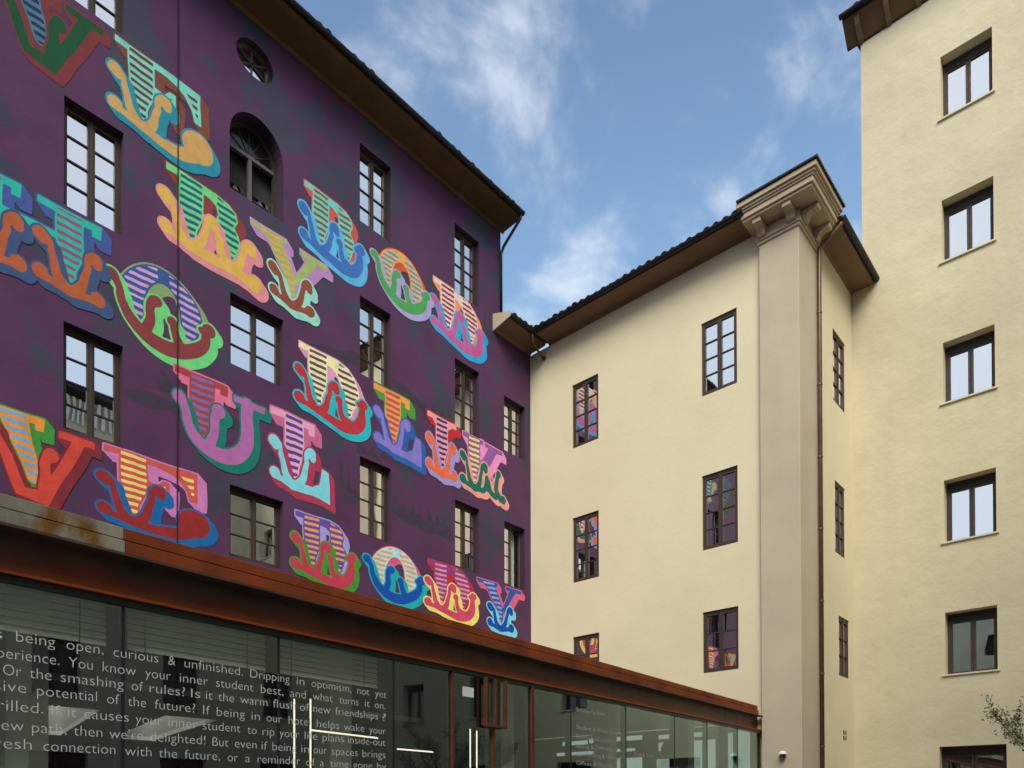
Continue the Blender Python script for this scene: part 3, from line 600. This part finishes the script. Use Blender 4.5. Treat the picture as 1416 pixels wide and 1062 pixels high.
# ------------------------------------------------------------------ cream corner building
CB = empty('cream_building', (-9, Y0, 0), 'four-storey cream building with corner pilaster and bracketed cornice', 'building')
ww = [(-11.375,-10.556,10.809,9.157,4),(-11.375,-10.556,7.346,5.663,4),(-11.375,-10.556,4.256,2.884,3),(-7.724,-6.88,10.802,9.146,4),(-7.724,-6.88,7.339,5.653,4),(-7.724,-6.88,4.256,2.884,3)]
wh = [rect(a, b_, d_+EYE, c+EYE) for a, b_, c, d_, r in ww]
facade('wall', FW, [(X0+.001,0),(-6.32,0),(-6.32,TOPW),(X0+.001,TOPW)], wh, .4, [M_cream, M_cream], CB)
for a, b_, c, d_, r in ww: window(FW, CB, a, b_, d_+EYE, c+EYE, .10, r, sides=(1,.6))
rw = [(17.09,17.93,10.74,9.10,4),(17.16,17.86,7.30,5.66,4),(17.36,18.09,4.25,2.875,3)]
facade('return_wall', FR, [(15.8,0),(Y1,0),(Y1,TOPW),(15.8,TOPW)], [rect(a, b_, d_+EYE, c+EYE) for a, b_, c, d_, r in rw], .4, [M_cream, M_cream], CB)
for a, b_, c, d_, r in rw: window(FR, CB, a, b_, d_+EYE, c+EYE, .085, r, curtains=False)
core = MB(); core.box(FW, X0+.002, -6.0, -8, -.44, .02, TOPW-.02); core.box(FR, Y0+.5, Y1+5, -.9, -.44, .02, TOPW-.02); core.build('interior', M_room, CB)
# pilaster
pil = MB(); I4 = lambda u, n, z: Vector((u, n, z)); PX0, PX1, PY0, PY1 = -6.325, -5.486, 14.948, 15.93
pil.box(I4, PX0, PX1, PY0, PY1, 0, TOPW-.02); pil.build('pilaster', M_pil, CB, bevel=.012)
# capital mould, cornice, brackets
cz = 11.95+EYE
M_corn = mat('cornice_plaster', (.50,.40,.28,1), .9, vary=.12, vscale=2, bump=.2)
def ring(b, o, z0, z1, left=None, back=None, mi=0):
    l = PX0-o if left is None else left; k = PY1+o if back is None else back
    b.box(I4, l, PX1+o, PY0-o, k, z0, z1, mi)
c1 = MB(); ring(c1, .035, cz-.16, cz-.10); ring(c1, .06, cz-.097, cz-.01); ring(c1, .03, cz-.007, cz+.16); c1.build('capital_moulding', M_corn, CB, bevel=.01)
CO = .50
c2 = MB(); zc = cz+.18
BK = 15.95
for o, a, b_ in ((CO-.09, 0, .05), (CO-.05, .052, .16), (CO-.02, .162, .20), (CO+.01, .202, .25), (CO+.05, .252, .36)): ring(c2, o, zc+a, zc+b_, left=-6.50-(o-CO+.09)*.6, back=BK+(o-CO)*.5)
c2.build('cornice', M_corn, CB, bevel=.008)
c3 = MB(); ring(c3, CO+.09, zc+.362, zc+.40, left=-6.56, back=BK+.06); ring(c3, CO-.1, zc+.402, zc+.55, left=-6.4, back=BK); c3.build('cornice_cap', M_gut, CB)
def bracket(F, u):
    b = MB(); w = .085; P = [(0,-.02),(0,-.20),(.05,-.23),(.10,-.21),(.13,-.13),(.20,-.09),(.27,-.10),(.33,-.08),(.34,-.0)]
    k = len(P); vs = [F(u+s_*w, n+.032, zc-.003+z) for s_ in (-1, 1) for n, z in P]
    b.solid(vs, [tuple(range(k-1,-1,-1)), tuple(range(k,2*k))]+[(i,(i+1)%k,k+(i+1)%k,k+i) for i in range(k)]); b.build('bracket', M_corn, CB)
FPf = frame((0,PY0,0), (1,0,0), (0,-1,0)); FPs = frame((PX1,0,0), (0,1,0), (1,0,0))
for u in (-6.22, -5.60): bracket(FPf, u)
for u in (15.10, 15.78): bracket(FPs, u)
# eaves of the corner building
eave(FW, X0+.66, -6.45, TOPW, .56, CB, M_soff, rise=.08, back=-4, tiles=(-12.2, -6.5))
eave(FR, 15.95, Y1, TOPW, .52, CB, M_soff, rise=.06, back=-.8, tiles=(16.0, Y1))
FPl = frame((X0,0,0), (0,1,0), (1,0,0))
eave(FPl, 13.62, Y0-.0, TOPW, .56, CB, M_soff, rise=.08, back=-3, tiles=(13.65, 14.5))
b = MB(); b.sweep(frame((X0,13.60,0),(0,-1,0),(1,0,0)), [(0.002,TOPW-.02),(.10,TOPW-.0),(.45,TOPW+.07),(.60,TOPW+.10),(.60,TOPW+.22),(.002,TOPW+.42)], [0,.025]); b.build('eave_end_board', mat('pale_board', (.48,.42,.30,1), .8), CB)
p = MB(); p.tube([(-12.22,14.47,TOPW+.12),(-12.24,14.50,TOPW-.02),(-12.27,14.55,TOPW-.12),(-12.30,14.98,TOPW-.27),(-12.30,15.10,TOPW-.27)], .035); p.tube([(-12.30,15.03,TOPW-.27),(-12.30,15.06,TOPW-.27)], .06); p.build('downpipe', M_copper, CB, smooth=True)
p = MB(); xx, yy = PX1+.06, 15.96
p.tube([(-4.98,16.02,TOPW+.10),(-5.0,16.02,TOPW+.0),(-5.30,15.98,TOPW-.22),(xx,yy,TOPW-.34),(xx,yy,TOPW-.5),(xx,yy,0)], .047); p.build('downpipe', M_copper, CB, smooth=True)
for z in np.arange(1.2, 13.2, 1.55):
    q = MB(); q.tube([(xx,yy,z),(xx,yy,z+.035)], .056); q.box(I4, xx-.012, xx+.012, yy-.0, yy+.08, z+.008, z+.026); q.build('pipe_clamp', M_copper, CB)
for z in (3.16, 3.03):
    v = MB(); v.box(FR, 17.62, 17.83, .001, .012, z, z+.07); v.build('air_vent', M_metal, CB)
    for k in range(3): v = MB(); v.box(FR, 17.64, 17.81, .012, .018, z+.01+k*.02, z+.018+k*.02); v.build('air_vent', M_sill, CB)
wl = empty('wall_lamp', (-5.853, PY0, 2.57), 'small white dome lamp fixed low on the beige pilaster', 'lamp')
b = MB(); seg = 14
for j in range(5):
    r = .085*math.cos(R_(j*20)); z = 2.57+.065*math.sin(R_(j*20))
    for i in range(seg): w = 2*math.pi*i/seg; b.v.append((-5.853+r*math.cos(w), PY0-.075+r*.8*math.sin(w), z))
for j in range(4):
    for i in range(seg): b.f.append((j*seg+i, j*seg+(i+1)%seg, (j+1)*seg+(i+1)%seg, (j+1)*seg+i)); b.m.append(0)
b.build('lamp_shade', M_white, wl, smooth=True); b = MB(); b.tube([(-5.853,PY0-.07,2.50),(-5.853,PY0-.07,2.566)], .055, 14); b.build('lamp_body', M_metal, wl); b = MB(); b.box(I4, -5.88, -5.826, PY0-.03, PY0, 2.52, 2.58); b.build('bracket', M_metal, wl)

# ------------------------------------------------------------------ tower building on the right
TB = empty('tower_building', (0, Y1, 0), 'tall cream building at the right with large two-light windows', 'building')
TT = 18.11+EYE; XE = 9.0
tr_ = [(15.24,16.65),(12.02,13.41),(8.85,10.21),(5.744,7.127),(2.80,4.18)]
th = []; tw = []
for base in (-3.604, -.2, 3.2, 6.4):
    for z0, z1 in tr_: th.append(rect(base, base+.975, z0+EYE, z1+EYE)); tw.append((base, base+.975, z0+EYE, z1+EYE))
    th.append(rect(base-.13, base+1.12, .4, 1.205+EYE)); tw.append((base-.13, base+1.12, .4, 1.205+EYE))
facade('wall', FT, [(-5.52,0),(XE,0),(XE,TT),(-5.27,TT),(-5.27,TOPW+.4),(-5.52,TOPW+.4)], th, .45, [M_tower, M_tower], TB)
core = MB(); core.box(FT, -5.2, XE+9, -9, -.5, .02, TT-.02); core.build('interior', M_room, TB)
sk = MB(); sk.face([FT(-5.27,0,TOPW-2),FT(-5.27,-9,TOPW-2),FT(-5.27,-9,TT),FT(-5.27,0,TT)]); sk.build('side_wall', M_tower, TB, fix=False)
def big_window(F, parent, u0, u1, z0, z1, d=.32, sill=True, label=None):
    fw = .05; b = MB(); n0, n1 = -d, -d+.07; e = .003
    b.box(F, u0+e, u0+fw, n0, n1, z0+e, z1-e); b.box(F, u1-fw, u1-e, n0, n1, z0+e, z1-e); b.box(F, u0+fw, u1-fw, n0, n1, z0+e, z0+.03); b.box(F, u0+fw, u1-fw, n0, n1, z1-fw, z1-e)
    w = b.build('window', M_frame, parent)
    if label: w['label'] = label
    bl = MB(); bl.box(F, u0+fw, u1-fw, -d+.002, -d+.075, z1-fw-.14, z1-fw-.001); bl.build('blind_box', mat('blind_box_dark', (.02,.017,.016,1), .6), w)
    um = (u0+u1)/2; zt = z1-fw-.14
    for a, c in ((u0+fw, um-.003), (um+.003, u1-fw)):
        s = MB(); m0, m1 = -d+.01, -d+.06; st = .048
        s.box(F, a+.001, a+st, m0, m1, z0+.03, zt); s.box(F, c-st, c-.001, m0, m1, z0+.03, zt); s.box(F, a+st, c-st, m0, m1, z0+.03, z0+.03+st); s.box(F, a+st, c-st, m0, m1, zt-.03, zt); s.build('sash', M_frame, w)
        t1, t2 = rng.normal(0, .002, 2); p = MB(); q0, q1 = z0+.07, zt-.025; nn = m0+.02
        p.face([F(a+st-.004, nn-t1*.4, q0), F(c-st+.004, nn+t1*.4, q0), F(c-st+.004, nn+t1*.4+t2, q1), F(a+st-.004, nn-t1*.4+t2, q1)]); p.build('pane', M_glass, w, fix=False)
    for a, c in ((u0+.08, u0+.20), (um+.05, um+.13)):
        cb = MB(); cb.face([F(a,-d-.1,z0),F(c,-d-.13,z0),F(c-.02,-d-.13,z1),F(a,-d-.1,z1)]); cb.build('curtain', M_curt, w, fix=False)
    if sill:
        s = MB(); s.box(F, u0-.06, u1+.05, -d+.07, .045, z0-.035, z0-.001); s.build('window_sill', M_sill, w)
for u0, u1, z0, z1 in tw: big_window(FT, TB, u0, u1, z0, z1, sill=z0 > 1)
b = MB(); b.sweep(FT, [(0,TT+.35),(.0,TT+.02),(.06,TT+.03),(.30,TT+.30),(.42,TT+.42),(.42,TT+.50),(0,TT+.5)], [-5.56, XE]); b.build('soffit', M_soffd, TB)
for u in np.arange(-5.3, 4, .62):
    b = MB(); b.sweep(FT, [(.02,TT+.06),(.02,TT-.02),(.10,TT+.02),(.33,TT+.24),(.40,TT+.36)], [u, u+.10]); b.build('eave_bracket', M_soff, TB)
half_round(FT, -5.60, XE, .49, TT+.50, .07, TB)
b = MB(); b.sweep(FT, [(.44,TT+.505),(-5,TT+2.2),(-5,TT+2.0),(0,TT+.503)], [-5.56, XE]); b.build('roof', M_tile, TB)
tile_row(FT, -5.56, 1.0, .48, TT+.52, TB)

# ------------------------------------------------------------------ buildings across the courtyard, seen in the glass
OB = empty('opposite_building', (XE, 0, 0), 'cream building across the courtyard reflected in the windows', 'building')
FO = frame((XE,0,0), (0,1,0), (-1,0,0)); OT = 17.6+EYE
oh = []; ow = []
for yb in np.arange(-16, 17, 3.3):
    for z0, z1 in ((2.75,4.2),(5.8,7.2),(8.9,10.3),(12,13.4)): oh.append(rect(yb, yb+1.1, z0+EYE, z1+EYE))
    oh.append(rect(yb-.1, yb+1.3, .1, 1.3+EYE))
facade('wall', FO, [(-26,0),(Y1,0),(Y1,OT),(-26,OT)], oh, .35, [M_tower, M_tower], OB)
core = MB(); core.box(FO, -26, Y1, -9, -.36, .02, OT-.02); core.build('interior', M_dark, OB)
for h in oh:
    b = MB(); u0, u1, z0, z1 = h[0][0], h[1][0], h[0][1], h[2][1]; b.box(FO, u0, u1, -.22, -.16, z0, z0+.07); b.box(FO, u0, u1, -.22, -.16, z1-.07, z1); b.box(FO, u0, u0+.07, -.22, -.16, z0+.071, z1-.071); b.box(FO, u1-.07, u1, -.22, -.16, z0+.071, z1-.071); b.box(FO, (u0+u1)/2-.05, (u0+u1)/2+.05, -.22, -.16, z0+.071, z1-.071); w = b.build('window', M_frame, OB)
    p = MB(); p.face([FO(u0+.07,-.2,z0+.07),FO(u1-.07,-.2,z0+.07),FO(u1-.07,-.2,z1-.07),FO(u0+.07,-.2,z1-.07)]); p.build('pane', mat('dark_pane', (.02,.022,.024,1), .08), w)
    s = MB(); s.box(FO, u0-.06, u1+.06, -.1, .05, z0-.04, z0-.001); s.build('window_sill', M_sill, w)
b = MB(); b.sweep(FO, [(0,OT),(.7,OT+.1),(.7,OT+.25),(-8,OT+2.6),(-8,OT)], [-26, Y1]); b.build('roof', M_gut, OB)
lv = MB()
for k in range(150):
    y = -20+k*.25; lv.sweep(FO, [(.05,OT-1.25),(.10,OT-1.25),(.30,OT-.12),(.25,OT-.12)], [y, y+.11])
o = lv.build('louvre_screen', M_white, OB)
RB = empty('rear_building', (0, -24, 0), 'low cream building behind the viewer closing the courtyard', 'building')
FB = frame((0,-24,0), (-1,0,0), (0,1,0)); rh = []
for xb in np.arange(-8, 12, 3.2):
    for z0, z1 in ((1,2.6),(4.6,6.2),(8,9.6),(12,13.6)): rh.append(rect(xb, xb+1.1, z0, z1))
facade('wall', FB, [(-9,0),(13,0),(13,16.6),(-9,16.6)], rh, .35, [M_tower, M_tower], RB)
core = MB(); core.box(FB, -9, 13, -7, -.36, 0.02, 16.58); core.build('interior', M_dark, RB)
b = MB(); b.sweep(FB, [(0,16.6),(.7,16.7),(.7,16.85),(-7,17.4),(-7,16.6)], [-9, 13]); b.build('roof', M_gut, RB)

# ------------------------------------------------------------------ glass pavilion
tp = R_(3.16); dd = Vector((-math.sin(tp), math.cos(tp), 0)); nn_ = Vector((math.cos(tp), math.sin(tp), 0))
FG = frame((-6.345, 15.0, 0), -dd, nn_)               # u = distance back from the far end
GP = empty('glass_pavilion', (-6.345, 15.0, 0), 'single-storey glass pavilion with rust-brown steel fascia and white lettering', 'pavilion')
zo1, zo0, zf0 = 2.0+EYE, 1.805+EYE, 1.49+EYE; SL = 26.0
cuts = [.26, 2.9, 5.5, 8.1, 10.6, 12.975]
for a, c in zip(cuts[:-1], cuts[1:]):
    b = MB(); b.box(FG, a+.003, c-.003, -.10, .035, zo0+.004, zo0+.094); b.box(FG, a+.003, c-.003, -.10, .012, zo0+.108, zo1-random.uniform(0,.006)); b.build('corten_panel', M_corten, GP, bevel=.003)
for a, c in ((12.975,16.2),(16.2,20),(20,SL)):
    b = MB(); b.box(FG, a+.002, c-.003, -.10, .037, zo0+.004, zo0+.094); b.box(FG, a+.002, c-.003, -.10, .014, zo0+.108, zo1); o = b.build('corten_panel', M_galv, GP, bevel=.003)
    o['label'] = 'pale grey fascia panel streaked with rust'
b = MB(); b.box(FG, -.02, SL, -.16, -.10, zf0, zo0); b.box(FG, -.03, SL, -.16, .05, zo0-.018, zo0+.0); b.box(FG, -.03, SL, -.16, .03, zf0-.004, zf0+.016); b.build('fascia', M_cortdk, GP, bevel=.002)
b = MB(); b.box(FG, 0, SL, -.14, .0, zf0-.05, zf0-.006); b.build('glazing_head', M_mull, GP)
mull = [(-.0,.06),(1.258,.022),(2.71,.022),(4.033,.022),(5.661,.024),(7.142,.022),(10.333,.035),(11.662,.03),(12.96,.06)]+[(12.96+1.3*k,.03) for k in range(1,10)]
for s_, w in mull:
    b = MB(); b.box(FG, s_-w*.5, s_+w*.5, -.12, -.034, 0, zf0-.052); b.box(FG, s_-.011, s_+.011, -.034, -.026, 0, zf0-.052); b.build('mullion', M_mull, GP)
posts = [(9.485,.028),(8.03,.055)]
for s_, w in posts:
    b = MB(); b.box(FG, s_-w*.5, s_+w*.5, -.10, .004, 0, zf0-.052); b.build('post', M_post, GP, bevel=.003)
edges = sorted([x for x, _ in mull]+[x for x, _ in posts]+[8.80])
for a, c in zip(edges[:-1], edges[1:]):
    b = MB(); t1 = rng.normal(0, .0012); b.face([FG(a+.012, -.03-t1*.5, .02), FG(c-.012, -.03+t1*.5, .02), FG(c-.012, -.03+t1*.5, zf0-.052), FG(a+.012, -.03-t1*.5, zf0-.052)]); b.build('glass_pane', M_pglass, GP, fix=False)
# hanging steel box above the door and the door post
b = MB(); B0, B1, zb, zt = 8.60, 8.98, .868+EYE, zf0-.052; t = .032
for a, c in ((B0, B0+t), (B1-t, B1)):
    b.box(FG, a, c, .0, .05, zb, zt)
b.box(FG, B0+t, B1-t, .0, .05, zb, zb+t); b.box(FG, B0+.19, B0+.215, .01, .05, zb+t, zt); b.build('door_surround', M_post, GP, bevel=.003)
b = MB(); b.box(FG, 8.780, 8.815, -.05, .004, 0, zb-.002); b.build('post', M_post, GP)
b = MB(); b.box(FG, 9.122, 9.305, -.027, -.023, 1.19+EYE, 1.30+EYE); b.build('paper_notice', M_white, GP)
b = MB(); b.box(FG, -.16, -.02, -.14, -.08, 0, zf0+.24); b.build('end_trim', M_cream, GP)
# roof, ceiling, bulkhead, lobby floor
def tri_slab(name, pts_out, hs, z0, z1, mats, F=I4):
    b = MB(); polys = [[Vector((x,y,0)) for x,y in pts_out]]+[[Vector((x,y,0)) for x,y in h] for h in hs]; flat = [p for q in polys for p in q]
    for z in (z0, z1):
        k0 = len(b.v); b.v += [(p.x,p.y,z) for p in flat]
        for tr in tessellate_polygon(polys): b.f.append(tuple(k0+i for i in tr)); b.m.append(0)
    for q in polys:
        for i in range(len(q)):
            p, r = q[i], q[(i+1)%len(q)]; b.face([(p.x,p.y,z0),(r.x,r.y,z0),(r.x,r.y,z1),(p.x,p.y,z1)], 1)
    return b.build(name, mats, GP, fix=False)
sky_h = []
for k in range(7):
    y = -4.2+k*1.28; sky_h.append([(-8.35,y),(-8.35,y+.62),(-11.9,y+1.28),(-11.9,y+.66)])
Pf = lambda s_, n: (FG(s_,n,0).x, FG(s_,n,0).y)
outl = [Pf(SL,-1.0), Pf(9.0,-1.0), (X0+.02,5.8), (X0+.02,-10.5)]
tri_slab('ceiling', outl, sky_h, .98+EYE, 1.04+EYE, [M_ceil, M_white])
tri_slab('roof', [Pf(SL,-.165), Pf(.03,-.165), (X0+.01,15.0), (X0+.01,-10.6)], sky_h, zo0-.12, zo0-.02, [M_gut, M_white])
b = MB()
for h in sky_h:
    for i in range(4):
        p, q = h[i], h[(i+1)%4]; b.face([(p[0],p[1],1.04+EYE),(q[0],q[1],1.04+EYE),(q[0],q[1],zo0-.12),(p[0],p[1],zo0-.12)])
b.build('skylight_shaft', mat('grey_white_lining', (.42,.44,.41,1), .8), GP, fix=False)
b = MB(); b.box(FG, 9.0, SL, -1.03, -1.0, .98+EYE, zo0-.125); b.build('bulkhead', M_ceil, GP)
b = MB(); b.face([(X0+.01,-10.6,.01), Pf(SL,-.1)+(.01,), Pf(0,-.1)+(.01,), (X0+.01,15,.01)]); b.build('floor', M_floor, GP, fix=False)
for s_ in (13.35, 10.45, 7.65, 4.9, 1.9):
    b = MB(); b.box(FG, s_-.14, s_+.14, -1.0, -.72, .02, zo0-.13); b.build('column', mat('pale_green_column', (.62,.66,.58,1), .7), GP)
# added glow panels imitating daylight on the lobby end wall, round sign in front
FE = frame((0,15.055,0), (1,0,0), (0,-1,0))
b = MB(); b.box(FE, X0+.05, -6.5, .001, .01, .01, zo0-.13); b.build('end_wall', mat('grey_green_wall', (.12,.14,.13,1), .8), GP)
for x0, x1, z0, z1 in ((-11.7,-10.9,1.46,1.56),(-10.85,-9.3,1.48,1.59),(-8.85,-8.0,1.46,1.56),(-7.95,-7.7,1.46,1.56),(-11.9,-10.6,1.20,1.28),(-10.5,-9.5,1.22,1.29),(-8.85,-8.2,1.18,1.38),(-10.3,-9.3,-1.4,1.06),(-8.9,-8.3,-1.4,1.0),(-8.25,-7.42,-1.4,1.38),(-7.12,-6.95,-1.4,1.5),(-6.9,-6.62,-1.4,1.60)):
    b = MB(); b.box(FE, x0, x1, .012, .02, z0+EYE, z1+EYE); b.build('added_glow_panel', mat('daylight_standin_glow', (.40,.54,.47,1), .6, emit=.55), GP)
b = MB(); b.tube([Vector((-8.50,14.95,1.20+EYE)), Vector((-8.50,14.90,1.20+EYE))], .21, 24); b.build('round_sign', mat('sign_dark', (.04,.05,.055,1), .6), GP)
# venetian blinds
for a, c, z1 in ((13.02,14.22,1.46),(11.70,12.92,1.46),(10.42,11.62,1.46)):
    b = MB(); b.box(FG, a, c, -.22, -.16, z1+EYE, z1+EYE+.02); bl = b.build('venetian_blind', M_slat, GP)
    n = 6
    for k in range(n):
        z = z1+EYE-.03-k*.05; G = FG
        s = MB(); s.face([G(a,-.168,z-.026),G(c,-.168,z-.026),G(c,-.186,z+.022),G(a,-.186,z+.022)]); s.build('slat', M_slat, bl, fix=False)
    for u in (a+.18, c-.18):
        s = MB(); s.box(FG, u-.003, u+.003, -.168, -.165, z1+EYE-.03-n*.05, z1+EYE); s.build('cord', M_mull, bl)
for a in (14.3, 15.6): 
    b = MB()
    for k in range(6): z = 1.43+EYE-k*.05; b.face([FG(a,-.168,z-.026),FG(a+1.2,-.168,z-.026),FG(a+1.2,-.186,z+.022),FG(a,-.186,z+.022)])
    b.build('venetian_blind', M_slat, GP, fix=False)
# lettering on the glass
def word_mesh(txt, size, weight=.0):
    c = bpy.data.curves.new('t', 'FONT'); c.body = txt; c.size = size; c.offset = weight; c.resolution_u = 3
    o = bpy.data.objects.new('t', c); me = bpy.data.meshes.new_from_object(o)
    vs = [tuple(v.co) for v in me.vertices]; fs = [tuple(p.vertices) for p in me.polygons]
    bpy.data.objects.remove(o); bpy.data.curves.remove(c); bpy.data.meshes.remove(me); return vs, fs
def s_of(px, py):
    r = D+R2*((px-708)/FPX)+U2*((CY-py)/FPX); P = Vector((-6.345,15.0,0)); P.z = 0
    k = P.dot(nn_)/r.dot(nn_); q = r*k; return (P-q).dot(dd)
LINES = [((94.3,896.9,1.062),(521,962.8,1.042),[('openness',-90,-28) ,('is',-22,5),('being',24,78),('open,',94,145),('curious',159,221),('&',235,244.5),('unfinished.',257.5,338),('Dripping',348.3,402.7),('in',412.7,423),('optimism,',433,488),('not',496.4,513),('yet',521,536.5)]),
 ((99.6,922,.941),(521.5,978.9,.928),[('experience.',-28,84),('You',97,130),('know',144,190),('your',203,238),('inner',251,289.6),('student',301,352.6),('best,',363,394),('and',403.5,425),('what',434.7,462),('turns',471.5,498),('it',507,513.5),('on.',520.8,535)]),
 ((6.6,932.7,.834),(531,996,.814),[('Or',6,31),('the',43,73),('smashing',86,173),('of',184,200),('rules?',209,258),('Is',266.5,279),('it',287,296),('the',304,325.6),('warm',334.5,372),('flush',380,410.6),('of',417,429.6),('new',435.6,459),('friendships',466,525),('?',531,536)]),
 ((0,955.3,.725),(514,1013.4,.677),[('explosive',-82,38),('potential',53,136),('of',150,167),('the',179,204),('future?',216,272),('If',283,292.6),('being',302,340.7),('in',350,361.5),('our',371,392),('hotel',401.5,431),('helps',440.6,471.4),('wake',477.6,506),('your',513,535.5)]),
 ((1.3,981.9,.601),(531,1032,.555),[('thrilled.',-30,61.6),('If',73,85),('it',96,107.6),('causes',118.5,180),('your',189.6,226),('inner',235,275.3),('student',282.7,334.5),('to',344.4,357),('rip',365.3,381.7),('your',389,416),('life',423.7,441),('plans',448.5,477.6),('inside-out',483.5,535)]),
 ((46.5,1012.3,.472),(504,1046.7,.438),[('new',-10,34.5),('path,',46,94),('then',104,143.4),("we're",153.4,199.7),('delighted!',209.6,286),('But',296,318),('even',327,357),('if',364,372),('being',379,412),('in',419,429.6),('our',436,454),('spaces',461,497),('brings',503.5,535)]),
 ((62.4,1038.9,.352),(316.7,1051.7,.338),[('fresh',-16,45.5),('connection',62,161.5),('with',175,211.5),('the',222,247),('future,',257.6,306.4),('or',317,331),('a',341.4,348),('reminder',358.5,417.4),('of',425.6,438),('a',444.8,450),('time',459,484),('gone',490.6,517),('by',524,536)])]
for A, B, words in LINES:
    sa, sb = s_of(A[0], A[1]), s_of(B[0], B[1])
    for txt, p0, p1 in words:
        yv = lambda px: A[1]+(B[1]-A[1])*(px-A[0])/(B[0]-A[0])
        s0, s1 = s_of(p0, yv(p0)), s_of(p1, yv(p1)); vs, fs = word_mesh(txt, .105, -.0016)
        x0, x1 = min(v[0] for v in vs), max(v[0] for v in vs); k = (s0-s1)/(x1-x0)
        z = A[2]+(B[2]-A[2])*(s0-sa)/(sb-sa)+EYE
        b = MB(); b.v = [tuple(FG(s0-(v[0]-x0)*k, -.024, z+v[1])) for v in vs]; b.f = fs; b.m = [0]*len(fs); b.build('word', M_txt, GP, fix=False)
for txt, s0, z, w in (('Benefits for hotel',7.02,1.235,.75),('Student & Hotel Rooms',7.02,.995,1.2),('Events & Education',7.02,.865,.95),('Eating & Drinking',7.02,.74,.95),('Co-Working & Meetings',7.02,.625,1.2),('Offices & Studios',7.02,.505,.95),('Pool & Gym',5.42,.70,.6),('Shop & Bar',5.42,.47,.6)):
    vs, fs = word_mesh(txt, .085, .0); x1 = max(v[0] for v in vs); b = MB(); b.v = [tuple(FG(s0-v[0]/x1*w, -.024, z+EYE+v[1])) for v in vs]; b.f = fs; b.m = [0]*len(fs); b.build('lettering', M_txt2, GP, fix=False)
# glowing tubes hanging in the lobby
def tube_light(s_, n, z0, z1, label, s2=None):
    r = empty('tube_light', FG(s_, n, z0), label, 'light', 'slim tube lights in the lobby')
    b = MB()
    if s2 is None: b.tube([FG(s_, n, z0), FG(s_, n, z1)], .008, 8)
    else: b.tube([FG(s_, n, z0), FG(s2, n, z1)], .008, 8)
    b.build('tube', M_led, r)
    c = MB(); e = FG(s_ if s2 is None else s2, n, z1); c.tube([e, e+Vector((0,0,.03))], .014, 8); c.build('end_cap', M_metal, r)
tube_light(11.60, -.12, .2, .918+EYE, 'upright tube light under the word flush, leftmost of three')
tube_light(11.441, -.12, .2, .932+EYE, 'upright tube light between two others, under the word of')
tube_light(11.267, -.12, .2, .951+EYE, 'upright tube light rightmost of three, where a level tube starts')
tube_light(11.25, -.12, .665+EYE, .645+EYE, 'level tube light running right from the upright ones', 10.46)
tube_light(10.2, -.12, .55+EYE, .545+EYE, 'level tube light in the dark bay left of the door', 9.68)
tube_light(9.403, -.12, .2, .827+EYE, 'upright tube light at the left side of the door')
tube_light(9.076, -.12, .2, .844+EYE, 'upright tube light in the middle of the door leaf')
tube_light(8.962, -.12, .2, .83+EYE, 'upright tube light right of the door leaf beside the post')
r = empty('tree', (-.58, 12.0, 0), 'small bare-branched tree with sparse green and reddish leaves at right edge', 'tree')
bt = MB(); lf = MB(); rnd = random.Random(11)
def grow(p, d, L, rad, depth):
    pts = [p]; q = p.copy(); dv = d.copy(); n = 4
    for i in range(n):
        dv = (dv+Vector((rnd.uniform(-.16,.16), rnd.uniform(-.16,.16), rnd.uniform(-.04,.12)))).normalized(); q = q+dv*(L/n); pts.append(q.copy())
    bt.tube(pts, [rad*(1-.55*i/n) for i in range(n+1)], 5, cap=False)
    if depth <= 2:
        for k in range(13 if depth == 0 else 5):
            t = rnd.uniform(.2, 1); i = min(int(t*n), n-1); b0 = pts[i].lerp(pts[i+1], t*n-i)
            for _ in range(rnd.choice((1,2,3))):
                c = b0+Vector([rnd.gauss(0,.035) for _ in range(3)]); a = Vector([rnd.gauss(0,1) for _ in range(3)]).normalized(); e = a.cross(Vector([rnd.gauss(0,1) for _ in range(3)])).normalized()
                s_ = rnd.uniform(.014,.028); lf.face([c-a*s_, c+e*s_*.5, c+a*s_, c-e*s_*.5])
    if depth > 0:
        for k in range(3 if depth > 1 else 4):
            t = .35+.65*(k+1)/(3 if depth > 1 else 4); i = min(int(t*n), n-1); b0 = pts[i].lerp(pts[i+1], min(t*n-i, 1))
            nd = (dv+Vector((rnd.uniform(-.75,.75), rnd.uniform(-.75,.75), rnd.uniform(-.1,.4)))).normalized(); grow(b0, nd, L*rnd.uniform(.55,.75), rad*.5, depth-1)
trk = MB(); base = Vector((-.58, 12.0, 0)); trk.tube([base, base+Vector((.02,.02,.8)), base+Vector((-.02,0,1.5))], [.055,.045,.04], 8); trk.build('trunk', M_bark, r, smooth=True)
for a in range(7):
    w = 2*math.pi*a/7+.3; grow(base+Vector((-.02,0,1.2+.05*a)), Vector((math.cos(w)*.62, math.sin(w)*.62, .8)).normalized(), .95, .022, 3)
bt.build('branch', M_bark, r, fix=False); o = lf.build('foliage', M_leaf, r, fix=False); o['kind'] = 'stuff'
